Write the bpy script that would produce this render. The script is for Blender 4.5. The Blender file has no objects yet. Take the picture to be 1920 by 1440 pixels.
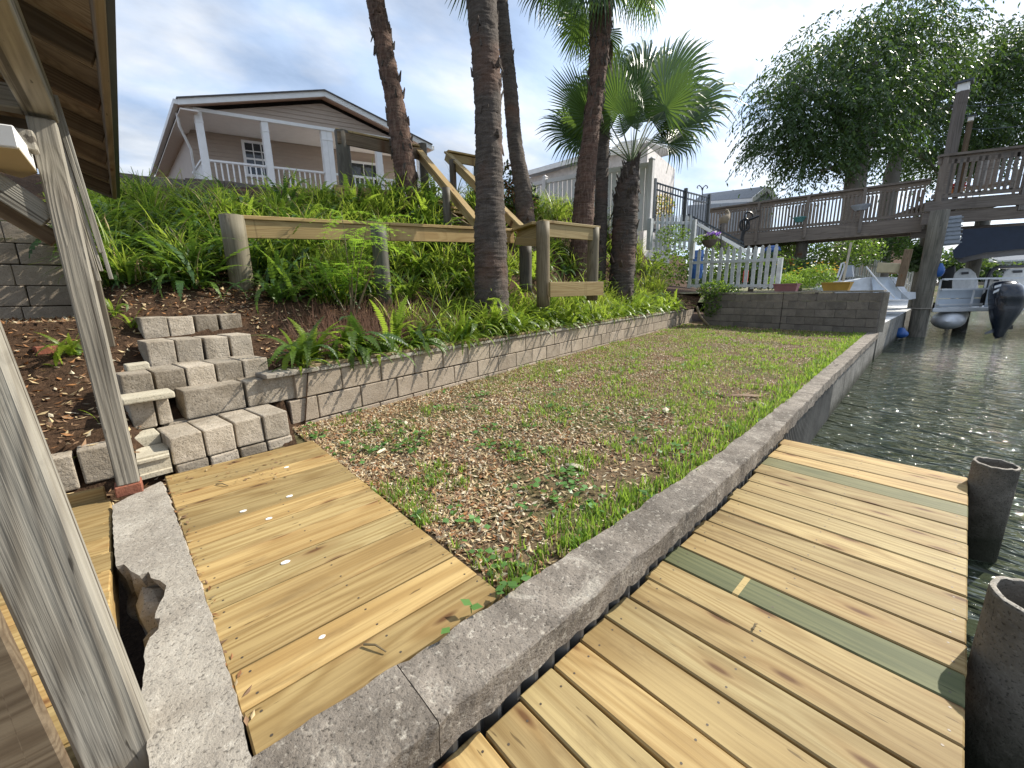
import bpy, bmesh, math, random
from mathutils import Vector, Matrix, noise as mnoise
import numpy as np
random.seed(7); RNG = np.random.default_rng(7)
SC = bpy.context.scene
COL = SC.collection
R = math.radians

# ------------------------------------------------------------------ camera
CAM_H = 1.15
FPX = 761.42            # focal length in pixels of a 1920 wide frame
def _cam_axes(pitch, roll, yaw):
    cp, sp = math.cos(pitch), math.sin(pitch); cr, sr = math.cos(roll), math.sin(roll); cy, sy = math.cos(yaw), math.sin(yaw)
    rx = Matrix(((1,0,0),(0,cp,-sp),(0,sp,cp))); rz = Matrix(((cr,-sr,0),(sr,cr,0),(0,0,1))); ry = Matrix(((cy,0,sy),(0,1,0),(-sy,0,cy)))
    return rz @ rx @ ry @ Matrix(((0,-1,0),(0,0,-1),(1,0,0)))
CM = _cam_axes(R(12.44), R(-1.078), R(47.776))      # world -> (right, down, forward)
CP = Vector((0, 0, CAM_H))
cam = bpy.data.cameras.new('camera'); camo = bpy.data.objects.new('camera', cam); COL.objects.link(camo)
cam.sensor_width = 36.0; cam.lens = FPX/1920*36.0; cam.clip_start = 0.02; cam.clip_end = 3000
rt, dn, fw = CM[0], CM[1], CM[2]
camo.matrix_world = Matrix(((rt[0],-dn[0],-fw[0],0),(rt[1],-dn[1],-fw[1],0),(rt[2],-dn[2],-fw[2],CAM_H),(0,0,0,1)))
SC.camera = camo

# ------------------------------------------------------------------ sky, sun, exposure
SUN_EL, SUN_AZ = 39.0, -15.0            # azimuth from +X towards +Y
sd = Vector((math.cos(R(SUN_EL))*math.cos(R(SUN_AZ)), math.cos(R(SUN_EL))*math.sin(R(SUN_AZ)), math.sin(R(SUN_EL))))
W = bpy.data.worlds.new('World'); SC.world = W; W.use_nodes = True
nt = W.node_tree; nt.nodes.clear()
def wn(t, **k):
    n = nt.nodes.new(t)
    for a, b in k.items(): setattr(n, a, b)
    return n
sky = wn('ShaderNodeTexSky', sky_type='NISHITA', sun_disc=False, sun_elevation=R(SUN_EL), sun_rotation=R(90-SUN_AZ), altitude=0, air_density=1.0, dust_density=1.2, ozone_density=1.6)
tc = wn('ShaderNodeTexCoord'); sep = wn('ShaderNodeSeparateXYZ'); nt.links.new(tc.outputs['Generated'], sep.inputs[0])
zz = wn('ShaderNodeMath', operation='MAXIMUM'); nt.links.new(sep.outputs[2], zz.inputs[0]); zz.inputs[1].default_value = 0.0
za = wn('ShaderNodeMath', operation='ADD'); nt.links.new(zz.outputs[0], za.inputs[0]); za.inputs[1].default_value = 0.22
dv = wn('ShaderNodeVectorMath', operation='DIVIDE'); nt.links.new(tc.outputs['Generated'], dv.inputs[0])
cb = wn('ShaderNodeCombineXYZ')
for i in range(3): nt.links.new(za.outputs[0], cb.inputs[i])
nt.links.new(cb.outputs[0], dv.inputs[1])
mp = wn('ShaderNodeMapping'); nt.links.new(dv.outputs[0], mp.inputs[0]); mp.inputs['Scale'].default_value = (1.0, 1.5, 0.7); mp.inputs['Rotation'].default_value = (0, 0, R(35)); mp.inputs['Location'].default_value = (2.3, 0.4, 0)
n1 = wn('ShaderNodeTexNoise'); n1.inputs['Scale'].default_value = 1.35; n1.inputs['Detail'].default_value = 7; n1.inputs['Roughness'].default_value = 0.55; n1.inputs['Distortion'].default_value = 0.35
nt.links.new(mp.outputs[0], n1.inputs['Vector'])
rp = wn('ShaderNodeValToRGB'); rp.color_ramp.elements[0].position = 0.40; rp.color_ramp.elements[1].position = 0.66
rp.color_ramp.elements[0].color = (0.42,0.42,0.42,1); rp.color_ramp.elements[1].color = (0.97,0.97,0.97,1)
nt.links.new(n1.outputs['Fac'], rp.inputs[0])
n2 = wn('ShaderNodeTexNoise'); n2.inputs['Scale'].default_value = 2.6; n2.inputs['Detail'].default_value = 5
nt.links.new(mp.outputs[0], n2.inputs['Vector'])
rp2 = wn('ShaderNodeValToRGB'); rp2.color_ramp.elements[0].position = 0.40; rp2.color_ramp.elements[1].position = 0.62
rp2.color_ramp.elements[0].color = (6.8,8.6,11.6,1); rp2.color_ramp.elements[1].color = (10.2,10.7,11.4,1)
nt.links.new(n2.outputs['Fac'], rp2.inputs[0])
# the veil of cloud is brighter where the sun stands behind it
vd = wn('ShaderNodeVectorMath', operation='DOT_PRODUCT'); nt.links.new(tc.outputs['Generated'], vd.inputs[0]); vd.inputs[1].default_value = sd
gm = wn('ShaderNodeMapRange'); nt.links.new(vd.outputs['Value'], gm.inputs[0]); gm.inputs[1].default_value = 0.45; gm.inputs[2].default_value = 1.0; gm.inputs[3].default_value = 0.88; gm.inputs[4].default_value = 1.7
cm_ = wn('ShaderNodeVectorMath', operation='SCALE'); nt.links.new(rp2.outputs[0], cm_.inputs[0]); nt.links.new(gm.outputs[0], cm_.inputs['Scale'])
mx = wn('ShaderNodeMix', data_type='RGBA'); nt.links.new(rp.outputs[0], mx.inputs[0]); nt.links.new(sky.outputs[0], mx.inputs[6]); nt.links.new(cm_.outputs[0], mx.inputs[7])
bg = wn('ShaderNodeBackground'); nt.links.new(mx.outputs[2], bg.inputs[0]); bg.inputs[1].default_value = 0.078
wo = wn('ShaderNodeOutputWorld'); nt.links.new(bg.outputs[0], wo.inputs[0])
sun = bpy.data.lights.new('sun', 'SUN'); suno = bpy.data.objects.new('sun', sun); COL.objects.link(suno)
sun.energy = 5.0; sun.angle = R(0.55); sun.color = (1.0, 0.94, 0.83)
suno.rotation_euler = sd.to_track_quat('Z', 'Y').to_euler()
SC.view_settings.view_transform = 'Standard'; SC.view_settings.look = 'None'; SC.view_settings.gamma = 1.0; SC.view_settings.exposure = 0.54
SC.view_settings.use_curve_mapping = False
try:
    SC.cycles.max_bounces = 6; SC.cycles.transparent_max_bounces = 6; SC.cycles.use_denoising = True
except Exception: pass

# ------------------------------------------------------------------ measuring helpers: a pixel of the 1920 frame -> a point of the place
def ray(u, v): return CM.transposed() @ Vector(((u-960)/FPX, (v-720)/FPX, 1.0))
def onz(u, v, z): r = ray(u, v); return CP + r*((z-CAM_H)/r.z)
def ony(u, v, y): r = ray(u, v); return CP + r*(y/r.y)
def atd(u, v, d): return CP + ray(u, v)*d
def lerp(a, b, t): return a + (b-a)*t
def interp(x, xs, ys):
    if x <= xs[0]: return ys[0]
    for i in range(1, len(xs)):
        if x <= xs[i]: return lerp(ys[i-1], ys[i], (x-xs[i-1])/(xs[i]-xs[i-1]))
    return ys[-1]

# ------------------------------------------------------------------ object helpers
def tag(o, label=None, cat=None, group=None, kind=None):
    if label: o['label'] = label
    if cat: o['category'] = cat
    if group: o['group'] = group
    if kind: o['kind'] = kind
    return o
def thing(name, label, cat, loc=(0,0,0), group=None):
    o = bpy.data.objects.new(name, None); COL.objects.link(o); o.location = loc; o.empty_display_size = 0.1
    return tag(o, label, cat, group)
def root_of(o):
    while o.parent: o = o.parent
    return o
def rloc(parent):
    if parent is None: return Vector((0,0,0))
    p = Vector((0,0,0)); o = parent
    while o: p = p + o.location; o = o.parent
    return p
class MB:
    def __init__(s): s.v = []; s.f = []; s.m = []
    def add(s, vs, fs, mi=0):
        b = len(s.v); s.v += [tuple(x) for x in vs]; s.f += [tuple(b+i for i in f) for f in fs]; s.m += [mi]*len(fs)
    def box(s, a, b, mi=0):
        (x0,y0,z0),(x1,y1,z1) = a, b
        s.add([(x0,y0,z0),(x1,y0,z0),(x1,y1,z0),(x0,y1,z0),(x0,y0,z1),(x1,y0,z1),(x1,y1,z1),(x0,y1,z1)],
              [(0,3,2,1),(4,5,6,7),(0,1,5,4),(1,2,6,5),(2,3,7,6),(3,0,4,7)], mi)
    def bar(s, p0, p1, w, h, up=(0,0,1), mi=0):
        p0, p1, up = Vector(p0), Vector(p1), Vector(up); d = (p1-p0).normalized(); sx = d.cross(up)
        if sx.length < 1e-5: sx = d.cross(Vector((1,0,0)))
        sx.normalize(); u = sx.cross(d); a = sx*w/2; b = u*h/2
        s.add([p0-a-b,p0+a-b,p0+a+b,p0-a+b,p1-a-b,p1+a-b,p1+a+b,p1-a+b],[(0,3,2,1),(4,5,6,7),(0,1,5,4),(1,2,6,5),(2,3,7,6),(3,0,4,7)], mi)
    def tube(s, pts, rad, n=8, cap=True, mi=0):
        pts = [Vector(p) for p in pts]; k = len(pts)
        if not hasattr(rad, '__len__'): rad = [rad]*k
        base = len(s.v); prev = None
        for i, p in enumerate(pts):
            d = (pts[min(i+1,k-1)]-pts[max(i-1,0)]).normalized()
            if prev is None: a = d.orthogonal().normalized()
            else: a = (prev - d*prev.dot(d)).normalized()
            prev = a; b = d.cross(a)
            for j in range(n):
                t = 2*math.pi*j/n; s.v.append(tuple(p + (a*math.cos(t)+b*math.sin(t))*rad[i]))
        for i in range(k-1):
            for j in range(n):
                s.f.append((base+i*n+j, base+i*n+(j+1)%n, base+(i+1)*n+(j+1)%n, base+(i+1)*n+j)); s.m.append(mi)
        if cap:
            s.f.append(tuple(base+j for j in reversed(range(n)))); s.m.append(mi); s.f.append(tuple(base+(k-1)*n+j for j in range(n))); s.m.append(mi)
    def prism(s, poly, z0, z1, mi=0):
        n = len(poly); vs = [(p[0],p[1],z0 if len(p)<3 else p[2]) for p in poly]+[(p[0],p[1],z1) for p in poly]
        fs = [tuple(reversed(range(n))), tuple(range(n,2*n))]+[(i,(i+1)%n,n+(i+1)%n,n+i) for i in range(n)]
        s.add(vs, fs, mi)
    def plate(s, pts, depth, mi=0):     # planar polygon pts (3d) thickened by vector depth
        pts = [Vector(p) for p in pts]; d = Vector(depth); n = len(pts)
        s.add(pts+[p+d for p in pts], [tuple(reversed(range(n))), tuple(range(n,2*n))]+[(i,(i+1)%n,n+(i+1)%n,n+i) for i in range(n)], mi)
    def mesh(s, name, mats, off=(0,0,0), smooth=False, bevel=0, segs=1):
        me = bpy.data.meshes.new(name); o = Vector(off)
        me.from_pydata([(x-o.x,y-o.y,z-o.z) for x,y,z in s.v], [], s.f)
        for m in (mats if isinstance(mats,(list,tuple)) else [mats]): me.materials.append(m)
        if len(me.materials) > 1: me.polygons.foreach_set('material_index', s.m)
        bm = bmesh.new(); bm.from_mesh(me); bmesh.ops.recalc_face_normals(bm, faces=bm.faces)
        if bevel: bmesh.ops.bevel(bm, geom=[e for e in bm.edges if len(e.link_faces)==2 and e.calc_face_angle(0)>0.5], offset=bevel, segments=segs, affect='EDGES', profile=0.6)
        bm.to_mesh(me); bm.free()
        if smooth: me.polygons.foreach_set('use_smooth', [True]*len(me.polygons))
        me.update(); return me
    def build(s, name, mats, parent=None, smooth=False, bevel=0, segs=1, off=None):
        o0 = rloc(parent) if off is None else Vector(off)
        me = s.mesh(name, mats, o0, smooth, bevel, segs)
        o = bpy.data.objects.new(name, me); COL.objects.link(o)
        if parent is not None: o.parent = parent
        elif off is not None: o.location = off
        return o
def place(name, me, parent, loc, rot=None, scale=None):
    """object on shared mesh data; loc in world space, parent a pure translation"""
    o = bpy.data.objects.new(name, me); COL.objects.link(o)
    l = Vector(loc)
    if parent is not None: o.parent = parent; l = l - rloc(parent)
    M_ = Matrix.Translation(l)
    if rot is not None: M_ = M_ @ (rot if len(rot)==4 else rot.to_4x4())
    if scale is not None: M_ = M_ @ Matrix.Diagonal((*scale,1))
    o.matrix_local = M_
    return o
_bc = {}
def frame(p0, p1, up):
    d = (p1-p0).normalized(); up = Vector(up); y = up.cross(d)
    if y.length < 1e-4: y = Vector((0,1,0)).cross(d) if abs(d.y)<0.9 else Vector((1,0,0)).cross(d)
    y.normalize(); z = d.cross(y)
    return Matrix(((d.x,y.x,z.x),(d.y,y.y,z.y),(d.z,y.z,z.z)))
def board(name, mat, parent, p0, p1, w, t, up=(0,0,1), bevel=0.004):
    """a sawn board p0->p1, w wide, t thick along up; its own grain runs along local X"""
    p0, p1 = Vector(p0), Vector(p1); L = (p1-p0).length
    key = (round(L,3), round(w,4), round(t,4), mat.name, bevel)
    if key not in _bc:
        m = MB(); m.box((0,-w/2,-t/2),(L,w/2,t/2)); _bc[key] = m.mesh(name, mat, bevel=bevel)
    o = place(name, _bc[key], parent, p0, frame(p0,p1,up).to_4x4()); return o
def pole(name, mat, parent, p0, p1, r, n=14, r1=None):
    p0, p1 = Vector(p0), Vector(p1); L = (p1-p0).length
    m = MB(); k = 7; m.tube([(L*i/(k-1),0,0) for i in range(k)], [lerp(r, r1 if r1 else r, i/(k-1))*(1+random.uniform(-.02,.02)) for i in range(k)], n)
    me = m.mesh(name, mat, smooth=False)
    for p in me.polygons: p.use_smooth = len(p.vertices) == 4
    return place(name, me, parent, p0, frame(p0,p1,(0,0,1) if abs((p1-p0).normalized().z)<.9 else (0,1,0)).to_4x4())

# ------------------------------------------------------------------ materials
class NT:
    def __init__(s, name):
        s.m = bpy.data.materials.new(name); s.m.use_nodes = True; s.t = s.m.node_tree; s.t.nodes.clear()
        s.out = s.n('ShaderNodeOutputMaterial'); s.b = s.n('ShaderNodeBsdfPrincipled'); s.l(s.b.outputs[0], s.out.inputs[0])
        s._vec = None
    def n(s, t, **k):
        n = s.t.nodes.new(t)
        for a, b in k.items(): setattr(n, a, b)
        return n
    def l(s, a, b): s.t.links.new(a, b)
    def put(s, sock, v):
        if hasattr(v, 'links'): s.l(v, sock)
        else:
            if hasattr(sock.default_value, '__len__') and not hasattr(v, '__len__'): v = (v,)*len(sock.default_value)
            if hasattr(sock.default_value, '__len__') and len(sock.default_value)==4 and len(v)==3: v = (*v,1)
            sock.default_value = v
    def rnd(s):
        if not hasattr(s, '_oi'): s._oi = s.n('ShaderNodeObjectInfo')
        return s._oi.outputs['Random']
    def vec(s, scale=(1,1,1), shift=True):
        if s._vec is None:
            tc = s.n('ShaderNodeTexCoord'); s._tc = tc
            mm = s.n('ShaderNodeVectorMath', operation='MULTIPLY_ADD'); cbn = s.n('ShaderNodeCombineXYZ')
            for i in range(3): s.l(s.rnd(), cbn.inputs[i])
            s.l(cbn.outputs[0], mm.inputs[0]); mm.inputs[1].default_value = (37.3, 17.9, 53.1); s.l(tc.outputs['Object'], mm.inputs[2])
            s._vec = mm.outputs[0]
        mp = s.n('ShaderNodeMapping'); s.l(s._vec, mp.inputs[0]); mp.inputs['Scale'].default_value = scale
        return mp.outputs[0]
    def noise(s, v, scale=5, detail=4, rough=.55, dist=0):
        n = s.n('ShaderNodeTexNoise'); s.l(v, n.inputs['Vector']); n.inputs['Scale'].default_value = scale; n.inputs['Detail'].default_value = detail
        n.inputs['Roughness'].default_value = rough; n.inputs['Distortion'].default_value = dist; return n.outputs['Fac']
    def voro(s, v, scale=5, feature='F1', out='Distance', dims='3D'):
        n = s.n('ShaderNodeTexVoronoi', feature=feature, voronoi_dimensions=dims); s.l(v, n.inputs['Vector']); n.inputs['Scale'].default_value = scale; return n.outputs[out]
    def math(s, op, a, b=0, clamp=False):
        n = s.n('ShaderNodeMath', operation=op, use_clamp=clamp); s.put(n.inputs[0], a); s.put(n.inputs[1], b); return n.outputs[0]
    def rng(s, x, a, b, c=0, d=1):
        n = s.n('ShaderNodeMapRange'); s.put(n.inputs[0], x); n.inputs[1].default_value = a; n.inputs[2].default_value = b; n.inputs[3].default_value = c; n.inputs[4].default_value = d; return n.outputs[0]
    def mix(s, f, a, b, mode='MIX'):
        n = s.n('ShaderNodeMix', data_type='RGBA', blend_type=mode); s.put(n.inputs[0], f); s.put(n.inputs[6], a); s.put(n.inputs[7], b); return n.outputs[2]
    def ramp(s, x, stops):
        n = s.n('ShaderNodeValToRGB'); cr = n.color_ramp
        while len(cr.elements) < len(stops): cr.elements.new(0.5)
        for e, (p, c) in zip(cr.elements, stops): e.position = p; e.color = (*c, 1)
        s.put(n.inputs[0], x); return n.outputs[0]
    def bump(s, h, strength=.4, dist=.01):
        n = s.n('ShaderNodeBump'); s.put(n.inputs['Height'], h); n.inputs['Strength'].default_value = strength; n.inputs['Distance'].default_value = dist; s.l(n.outputs[0], s.b.inputs['Normal'])
    def col(s, c): s.put(s.b.inputs['Base Color'], c)
    def rough(s, r): s.put(s.b.inputs['Roughness'], r)
    def bright(s, c, a=.85, b=1.15):        # per object lightness
        hv = s.n('ShaderNodeHueSaturation'); s.put(hv.inputs['Color'], c); s.l(s.rng(s.rnd(),0,1,a,b), hv.inputs['Value']); return hv.outputs[0]

def m_plain(name, c, rough=.6, metal=0, var=.12, nscale=6, bump=0):
    k = NT(name); v = k.vec()
    f = k.noise(v, nscale, 5); c2 = tuple(x*(1-var*2) for x in c)
    k.col(k.mix(k.rng(f,.35,.7), c2, c)); k.rough(rough); k.b.inputs['Metallic'].default_value = metal
    if bump: k.bump(k.noise(v, nscale*8, 4), bump, .004)
    return k.m
def m_wood(name, light, mid, dark, knot=.5, grey=None, rings=55, stripe=None, rough=.62, tint=.14, dirt=.25, bump=.25, sx=1.0):
    k = NT(name)
    v = k.vec((.20*sx, 3.4, 3.4)); f = k.noise(v, 1.0, 2, .5, .25)
    if knot:
        kv = k.vec((2.1*sx, 7.5, 0)); d = k.voro(kv, 1.0, dims='2D'); gate = k.math('GREATER_THAN', k.voro(kv, 1.0, 'F1', 'Color', '2D'), .80-knot*.55)
        f = k.math('ADD', f, k.math('MULTIPLY', k.math('MULTIPLY', k.rng(d, .03, .5, 1, 0), gate), .05))
    ring = k.math('SINE', k.math('MULTIPLY', f, rings*3.2)); ring = k.math('POWER', k.rng(ring, -1, 1), 1.8)
    fine = k.noise(k.vec((1.6*sx, 95, 95)), 1.0, 4, .6)
    big = k.noise(k.vec((1.5*sx, 5, 5)), 1.0, 3)
    c = k.mix(k.math('MULTIPLY', ring, .95), light, mid)
    c = k.mix(k.rng(fine, .42, .72, 0, .45), c, dark)
    c = k.mix(k.rng(big, .45, .75, 0, dirt), c, dark)
    if knot:
        spot = k.math('MULTIPLY', k.rng(d, .04, .11, 1, 0), gate); halo = k.math('MULTIPLY', k.rng(d, .06, .30, .55, 0), gate)
        c = k.mix(halo, c, tuple(a*.55+b*.2 for a, b in zip(mid,(.5,.22,.08)))); c = k.mix(k.math('MULTIPLY', spot, .85), c, (.10,.045,.02))
    if grey: c = k.mix(k.rng(k.noise(k.vec((.8,6,6)),1,4), .35,.65,.15,.95), c, grey)
    if grey: c = k.mix(k.rng(k.noise(k.vec((.55,34,34)), 1.0, 3, .55), .57, .63, 0, .9), c, dark)
    c = k.bright(c, 1-tint, 1+tint)
    warm = k.mix(k.rng(k.noise(k.vec((.01,.01,.01)), 3.0, 0), .3, .7), (1.06,.97,.84), (.94,1.03,1.06)); c = k.mix(.9, c, warm, 'MULTIPLY')
    if stripe:
        sp = k.n('ShaderNodeSeparateXYZ'); k.l(k._tc.outputs['Object'], sp.inputs[0])
        c = k.mix(k.math('LESS_THAN', k.math('ABSOLUTE', k.math('SUBTRACT', sp.outputs[0], stripe[0])), stripe[1]), c, stripe[2])
    sm = k.rng(k.noise(k.vec((3.2,11,0)), 1.0, 5, .65, .4), .56, .74, 0, .55); c = k.mix(sm, c, tuple(x*.9 for x in dark))     # scuffs and dirt
    nick = k.rng(k.noise(k.vec((9,60,0)), 1.0, 2, .5), .70, .74, 0, .7); c = k.mix(nick, c, tuple(x*.5 for x in dark))
    k.col(c); k.rough(rough); k.b.inputs['Specular IOR Level'].default_value = .16
    k.bump(k.math('ADD', k.math('MULTIPLY', ring, .35), fine), bump, .003); return k.m
def m_concrete(name, a, b, spots=(.62,.60,.55), spot=.5, stain=(.10,.095,.08), stain_amt=.5, bump=.5, var=.12, scale=1, crack=0):
    k = NT(name); v = k.vec()
    c = k.mix(k.rng(k.noise(v, 7*scale, 6, .65), .32, .68), a, b)
    st = k.rng(k.noise(v, 2.3*scale, 5, .6, .3), .48, .72, 0, stain_amt); c = k.mix(st, c, stain)
    sp = k.rng(k.noise(v, 42*scale, 3, .7), .56, .72, 0, spot); c = k.mix(sp, c, spots)
    pores = k.rng(k.noise(v, 120*scale, 2, .5), .30, .42, .75, 0); c = k.mix(pores, c, tuple(x*.35 for x in b))
    if crack:
        wv = k.n('ShaderNodeVectorMath', operation='MULTIPLY_ADD'); nz = k.n('ShaderNodeTexNoise'); k.l(v, nz.inputs['Vector']); nz.inputs['Scale'].default_value = 5; nz.inputs['Detail'].default_value = 5
        k.l(nz.outputs['Color'], wv.inputs[0]); wv.inputs[1].default_value = (.28,.28,.28); k.l(v, wv.inputs[2])
        ed = k.voro(wv.outputs[0], 1.15, 'DISTANCE_TO_EDGE'); msk = k.rng(k.noise(v, 1.4, 2), .48, .56)
        c = k.mix(k.math('MULTIPLY', k.rng(ed, .003, .008, crack, 0), msk), c, tuple(x*.25 for x in b))
        li = k.rng(k.noise(v, 3.1, 6, .75, 1.5), .57, .66, 0, .45); c = k.mix(li, c, spots)                                  # pale lichen bloom
    k.col(k.bright(c, 1-var, 1+var)); k.rough(.92); k.b.inputs['Specular IOR Level'].default_value = .15
    k.bump(k.math('ADD', k.noise(v, 60*scale, 5, .7), k.math('MULTIPLY', k.noise(v, 9*scale, 4), 1.5)), bump, .012); return k.m
def m_leaf(name, a, b, trans=.35, rough=.45, tcol=None, spec=.35, var=.25):
    k = NT(name); g = k.n('ShaderNodeNewGeometry')
    c = k.mix(k.noise(k.vec(), 2.2, 3), a, b); c = k.bright(c, 1-var, 1+var)
    isl = k.n('ShaderNodeHueSaturation'); k.put(isl.inputs['Color'], c); k.l(k.rng(g.outputs['Random Per Island'],0,1,.7,1.3), isl.inputs['Value']); c = isl.outputs[0]
    k.col(c); k.rough(rough); k.b.inputs['Specular IOR Level'].default_value = spec
    tr = k.n('ShaderNodeBsdfTranslucent'); k.put(tr.inputs[0], k.mix(.75, c, tcol or tuple(min(1,x*2.2) for x in b)))
    ms = k.n('ShaderNodeMixShader'); ms.inputs[0].default_value = trans; k.l(k.b.outputs[0], ms.inputs[1]); k.l(tr.outputs[0], ms.inputs[2]); k.l(ms.outputs[0], k.out.inputs[0]); return k.m

M = {}
M['pine'] = m_wood('new_pine', (.405,.305,.146), (.295,.205,.088), (.145,.09,.038), knot=.5, rings=40, dirt=.5, tint=.2)
M['pine_dock'] = m_wood('new_pine_dock', (.395,.302,.150), (.295,.21,.095), (.15,.095,.042), knot=.5, rings=36, dirt=.55, tint=.2)
M['pine_green'] = m_wood('green_treated_pine', (.155,.155,.085), (.11,.115,.062), (.065,.075,.04), knot=.1, rings=40)
M['pine_green_striped'] = m_wood('green_treated_pine_striped', (.155,.16,.08), (.11,.12,.06), (.065,.075,.04), knot=.05, rings=40, stripe=(.30,.011,(.40,.30,.13)))
M['rail_wood'] = m_wood('rail_pine', (.42,.32,.16), (.33,.235,.11), (.19,.125,.06), knot=.35, rings=50)
M['grey_wood'] = m_wood('weathered_grey_wood', (.36,.35,.325), (.24,.23,.21), (.075,.068,.06), knot=.22, grey=(.31,.30,.275), rings=60, dirt=.6, bump=1.0, tint=.1)
M['post_wood'] = m_wood('weathered_post_wood', (.35,.335,.30), (.21,.19,.16), (.045,.037,.03), knot=.3, grey=(.31,.31,.30), rings=75, dirt=.6, bump=1.2, tint=.06)
M['brown_wood'] = m_wood('old_brown_wood', (.19,.145,.10), (.125,.09,.06), (.055,.038,.026), knot=.25, rings=55, dirt=.5, tint=.2)
M['ply'] = m_wood('stained_plywood', (.33,.275,.21), (.235,.185,.135), (.11,.08,.058), knot=.1, rings=40, dirt=.55, tint=.15, sx=.8)
M['dark_wood'] = m_wood('dark_deck_wood', (.19,.16,.145), (.13,.108,.098), (.06,.05,.045), knot=0, rings=40, tint=.15)
M['round_post'] = m_wood('round_timber_post', (.20,.175,.125), (.14,.12,.082), (.065,.053,.038), knot=.2, rings=50, tint=.1)
M['creosote'] = m_wood('dark_round_post', (.13,.12,.10), (.09,.08,.07), (.04,.035,.03), knot=.1, rings=60, tint=.1)
M['walk_wood'] = m_wood('weathered_walkway_wood', (.235,.205,.19), (.172,.148,.137), (.08,.068,.063), knot=0, rings=40, tint=.12)
M['edge_timber'] = m_wood('weathered_bed_timber', (.34,.25,.15), (.24,.17,.10), (.10,.07,.045), knot=.2, rings=45, dirt=.6)
M['cap'] = m_concrete('seawall_concrete', (.285,.25,.21), (.135,.115,.095), spots=(.50,.46,.39), spot=.75, stain=(.085,.075,.065), stain_amt=.65, bump=.75, crack=.9)
M['ledge'] = m_concrete('pier_concrete', (.40,.365,.31), (.26,.23,.19), spots=(.55,.51,.44), spot=.6, stain=(.20,.175,.15), stain_amt=.5, bump=.6)
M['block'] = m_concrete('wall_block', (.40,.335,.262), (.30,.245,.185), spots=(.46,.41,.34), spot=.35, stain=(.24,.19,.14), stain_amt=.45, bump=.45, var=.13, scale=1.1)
M['step'] = m_concrete('step_block', (.47,.41,.33), (.31,.262,.20), spots=(.56,.50,.42), spot=.45, stain=(.12,.095,.065), stain_amt=.92, bump=.7, var=.24)
M['slab'] = m_concrete('grooved_slab', (.50,.46,.36), (.42,.38,.29), spots=(.55,.52,.43), spot=.3, stain=(.27,.22,.15), stain_amt=.4, bump=.3)
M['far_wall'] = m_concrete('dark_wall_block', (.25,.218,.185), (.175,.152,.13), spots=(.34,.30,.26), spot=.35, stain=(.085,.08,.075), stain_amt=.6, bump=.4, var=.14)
M['panel'] = m_concrete('seawall_panel', (.26,.25,.23), (.17,.165,.15), spot=.2, stain=(.06,.06,.05), stain_amt=.7)
M['pile'] = m_concrete('hollow_pile', (.22,.195,.16), (.12,.105,.085), spots=(.26,.235,.19), spot=.4, stain=(.035,.032,.025), stain_amt=.8, bump=.8)
def wet_band(mat, z0, z1, col):          # weed and tide marks on anything that stands in the canal
    t = mat.node_tree; b = t.nodes['Principled BSDF']; src = b.inputs['Base Color'].links[0].from_socket
    g = t.nodes.new('ShaderNodeNewGeometry'); s_ = t.nodes.new('ShaderNodeSeparateXYZ'); t.links.new(g.outputs['Position'], s_.inputs[0])
    n = t.nodes.new('ShaderNodeTexNoise'); n.inputs['Scale'].default_value = 14; n.inputs['Detail'].default_value = 5; t.links.new(g.outputs['Position'], n.inputs['Vector'])
    a = t.nodes.new('ShaderNodeMath'); a.operation = 'MULTIPLY_ADD'; t.links.new(n.outputs['Fac'], a.inputs[0]); a.inputs[1].default_value = .22; t.links.new(s_.outputs[2], a.inputs[2])
    r_ = t.nodes.new('ShaderNodeMapRange'); t.links.new(a.outputs[0], r_.inputs[0]); r_.inputs[1].default_value = z1; r_.inputs[2].default_value = z0; r_.inputs[3].default_value = 0; r_.inputs[4].default_value = .9
    m_ = t.nodes.new('ShaderNodeMix'); m_.data_type = 'RGBA'; t.links.new(r_.outputs[0], m_.inputs[0]); t.links.new(src, m_.inputs[6]); m_.inputs[7].default_value = (*col,1); t.links.new(m_.outputs[2], b.inputs['Base Color'])
wet_band(M['pile'], -.22, .02, (.022,.024,.014)); wet_band(M['panel'], -.30, -.12, (.025,.028,.018))
M['white_conc'] = m_concrete('pale_dock_concrete', (.62,.63,.63), (.52,.53,.54), spot=.2, stain=(.38,.37,.35), stain_amt=.3, bump=.15)
M['soil'] = None
# ------------------------------------------------------------------ ground materials
def m_ground(name, a, b, c3, green=None):
    k = NT(name); v = k.vec(shift=False)
    c = k.mix(k.rng(k.noise(v, 3.5, 6, .65), .35, .65), a, b)
    c = k.mix(k.rng(k.noise(v, 34, 4, .7), .45, .62), c, c3)
    vo = k.voro(k.vec((1,1,1)), 55, 'F1', 'Color'); c = k.mix(.35, c, k.mix(vo, b, c3))
    if green: c = k.mix(k.rng(k.noise(v, 1.1, 4), .45, .62), c, green)
    k.col(c); k.rough(.95); k.b.inputs['Specular IOR Level'].default_value = .1; k.bump(k.math('ADD', k.noise(v, 70, 5, .7), k.math('MULTIPLY', k.noise(v, 14, 4), 2)), .8, .02); return k.m
M['mulch'] = m_ground('mulch_soil', (.065,.038,.022), (.032,.02,.013), (.10,.06,.036))
M['lawn_soil'] = m_ground('lawn_soil', (.15,.105,.06), (.09,.062,.036), (.20,.145,.09), green=(.10,.10,.04))
M['yard'] = m_ground('yard_soil', (.22,.18,.12), (.16,.14,.08), (.28,.24,.17), green=(.10,.13,.04))
k = NT('canal_water'); v = k.vec((1,1,1))
k.col((.042,.052,.032)); k.rough(.04); k.b.inputs['IOR'].default_value = 1.333; k.b.inputs['Specular IOR Level'].default_value = .65
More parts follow.
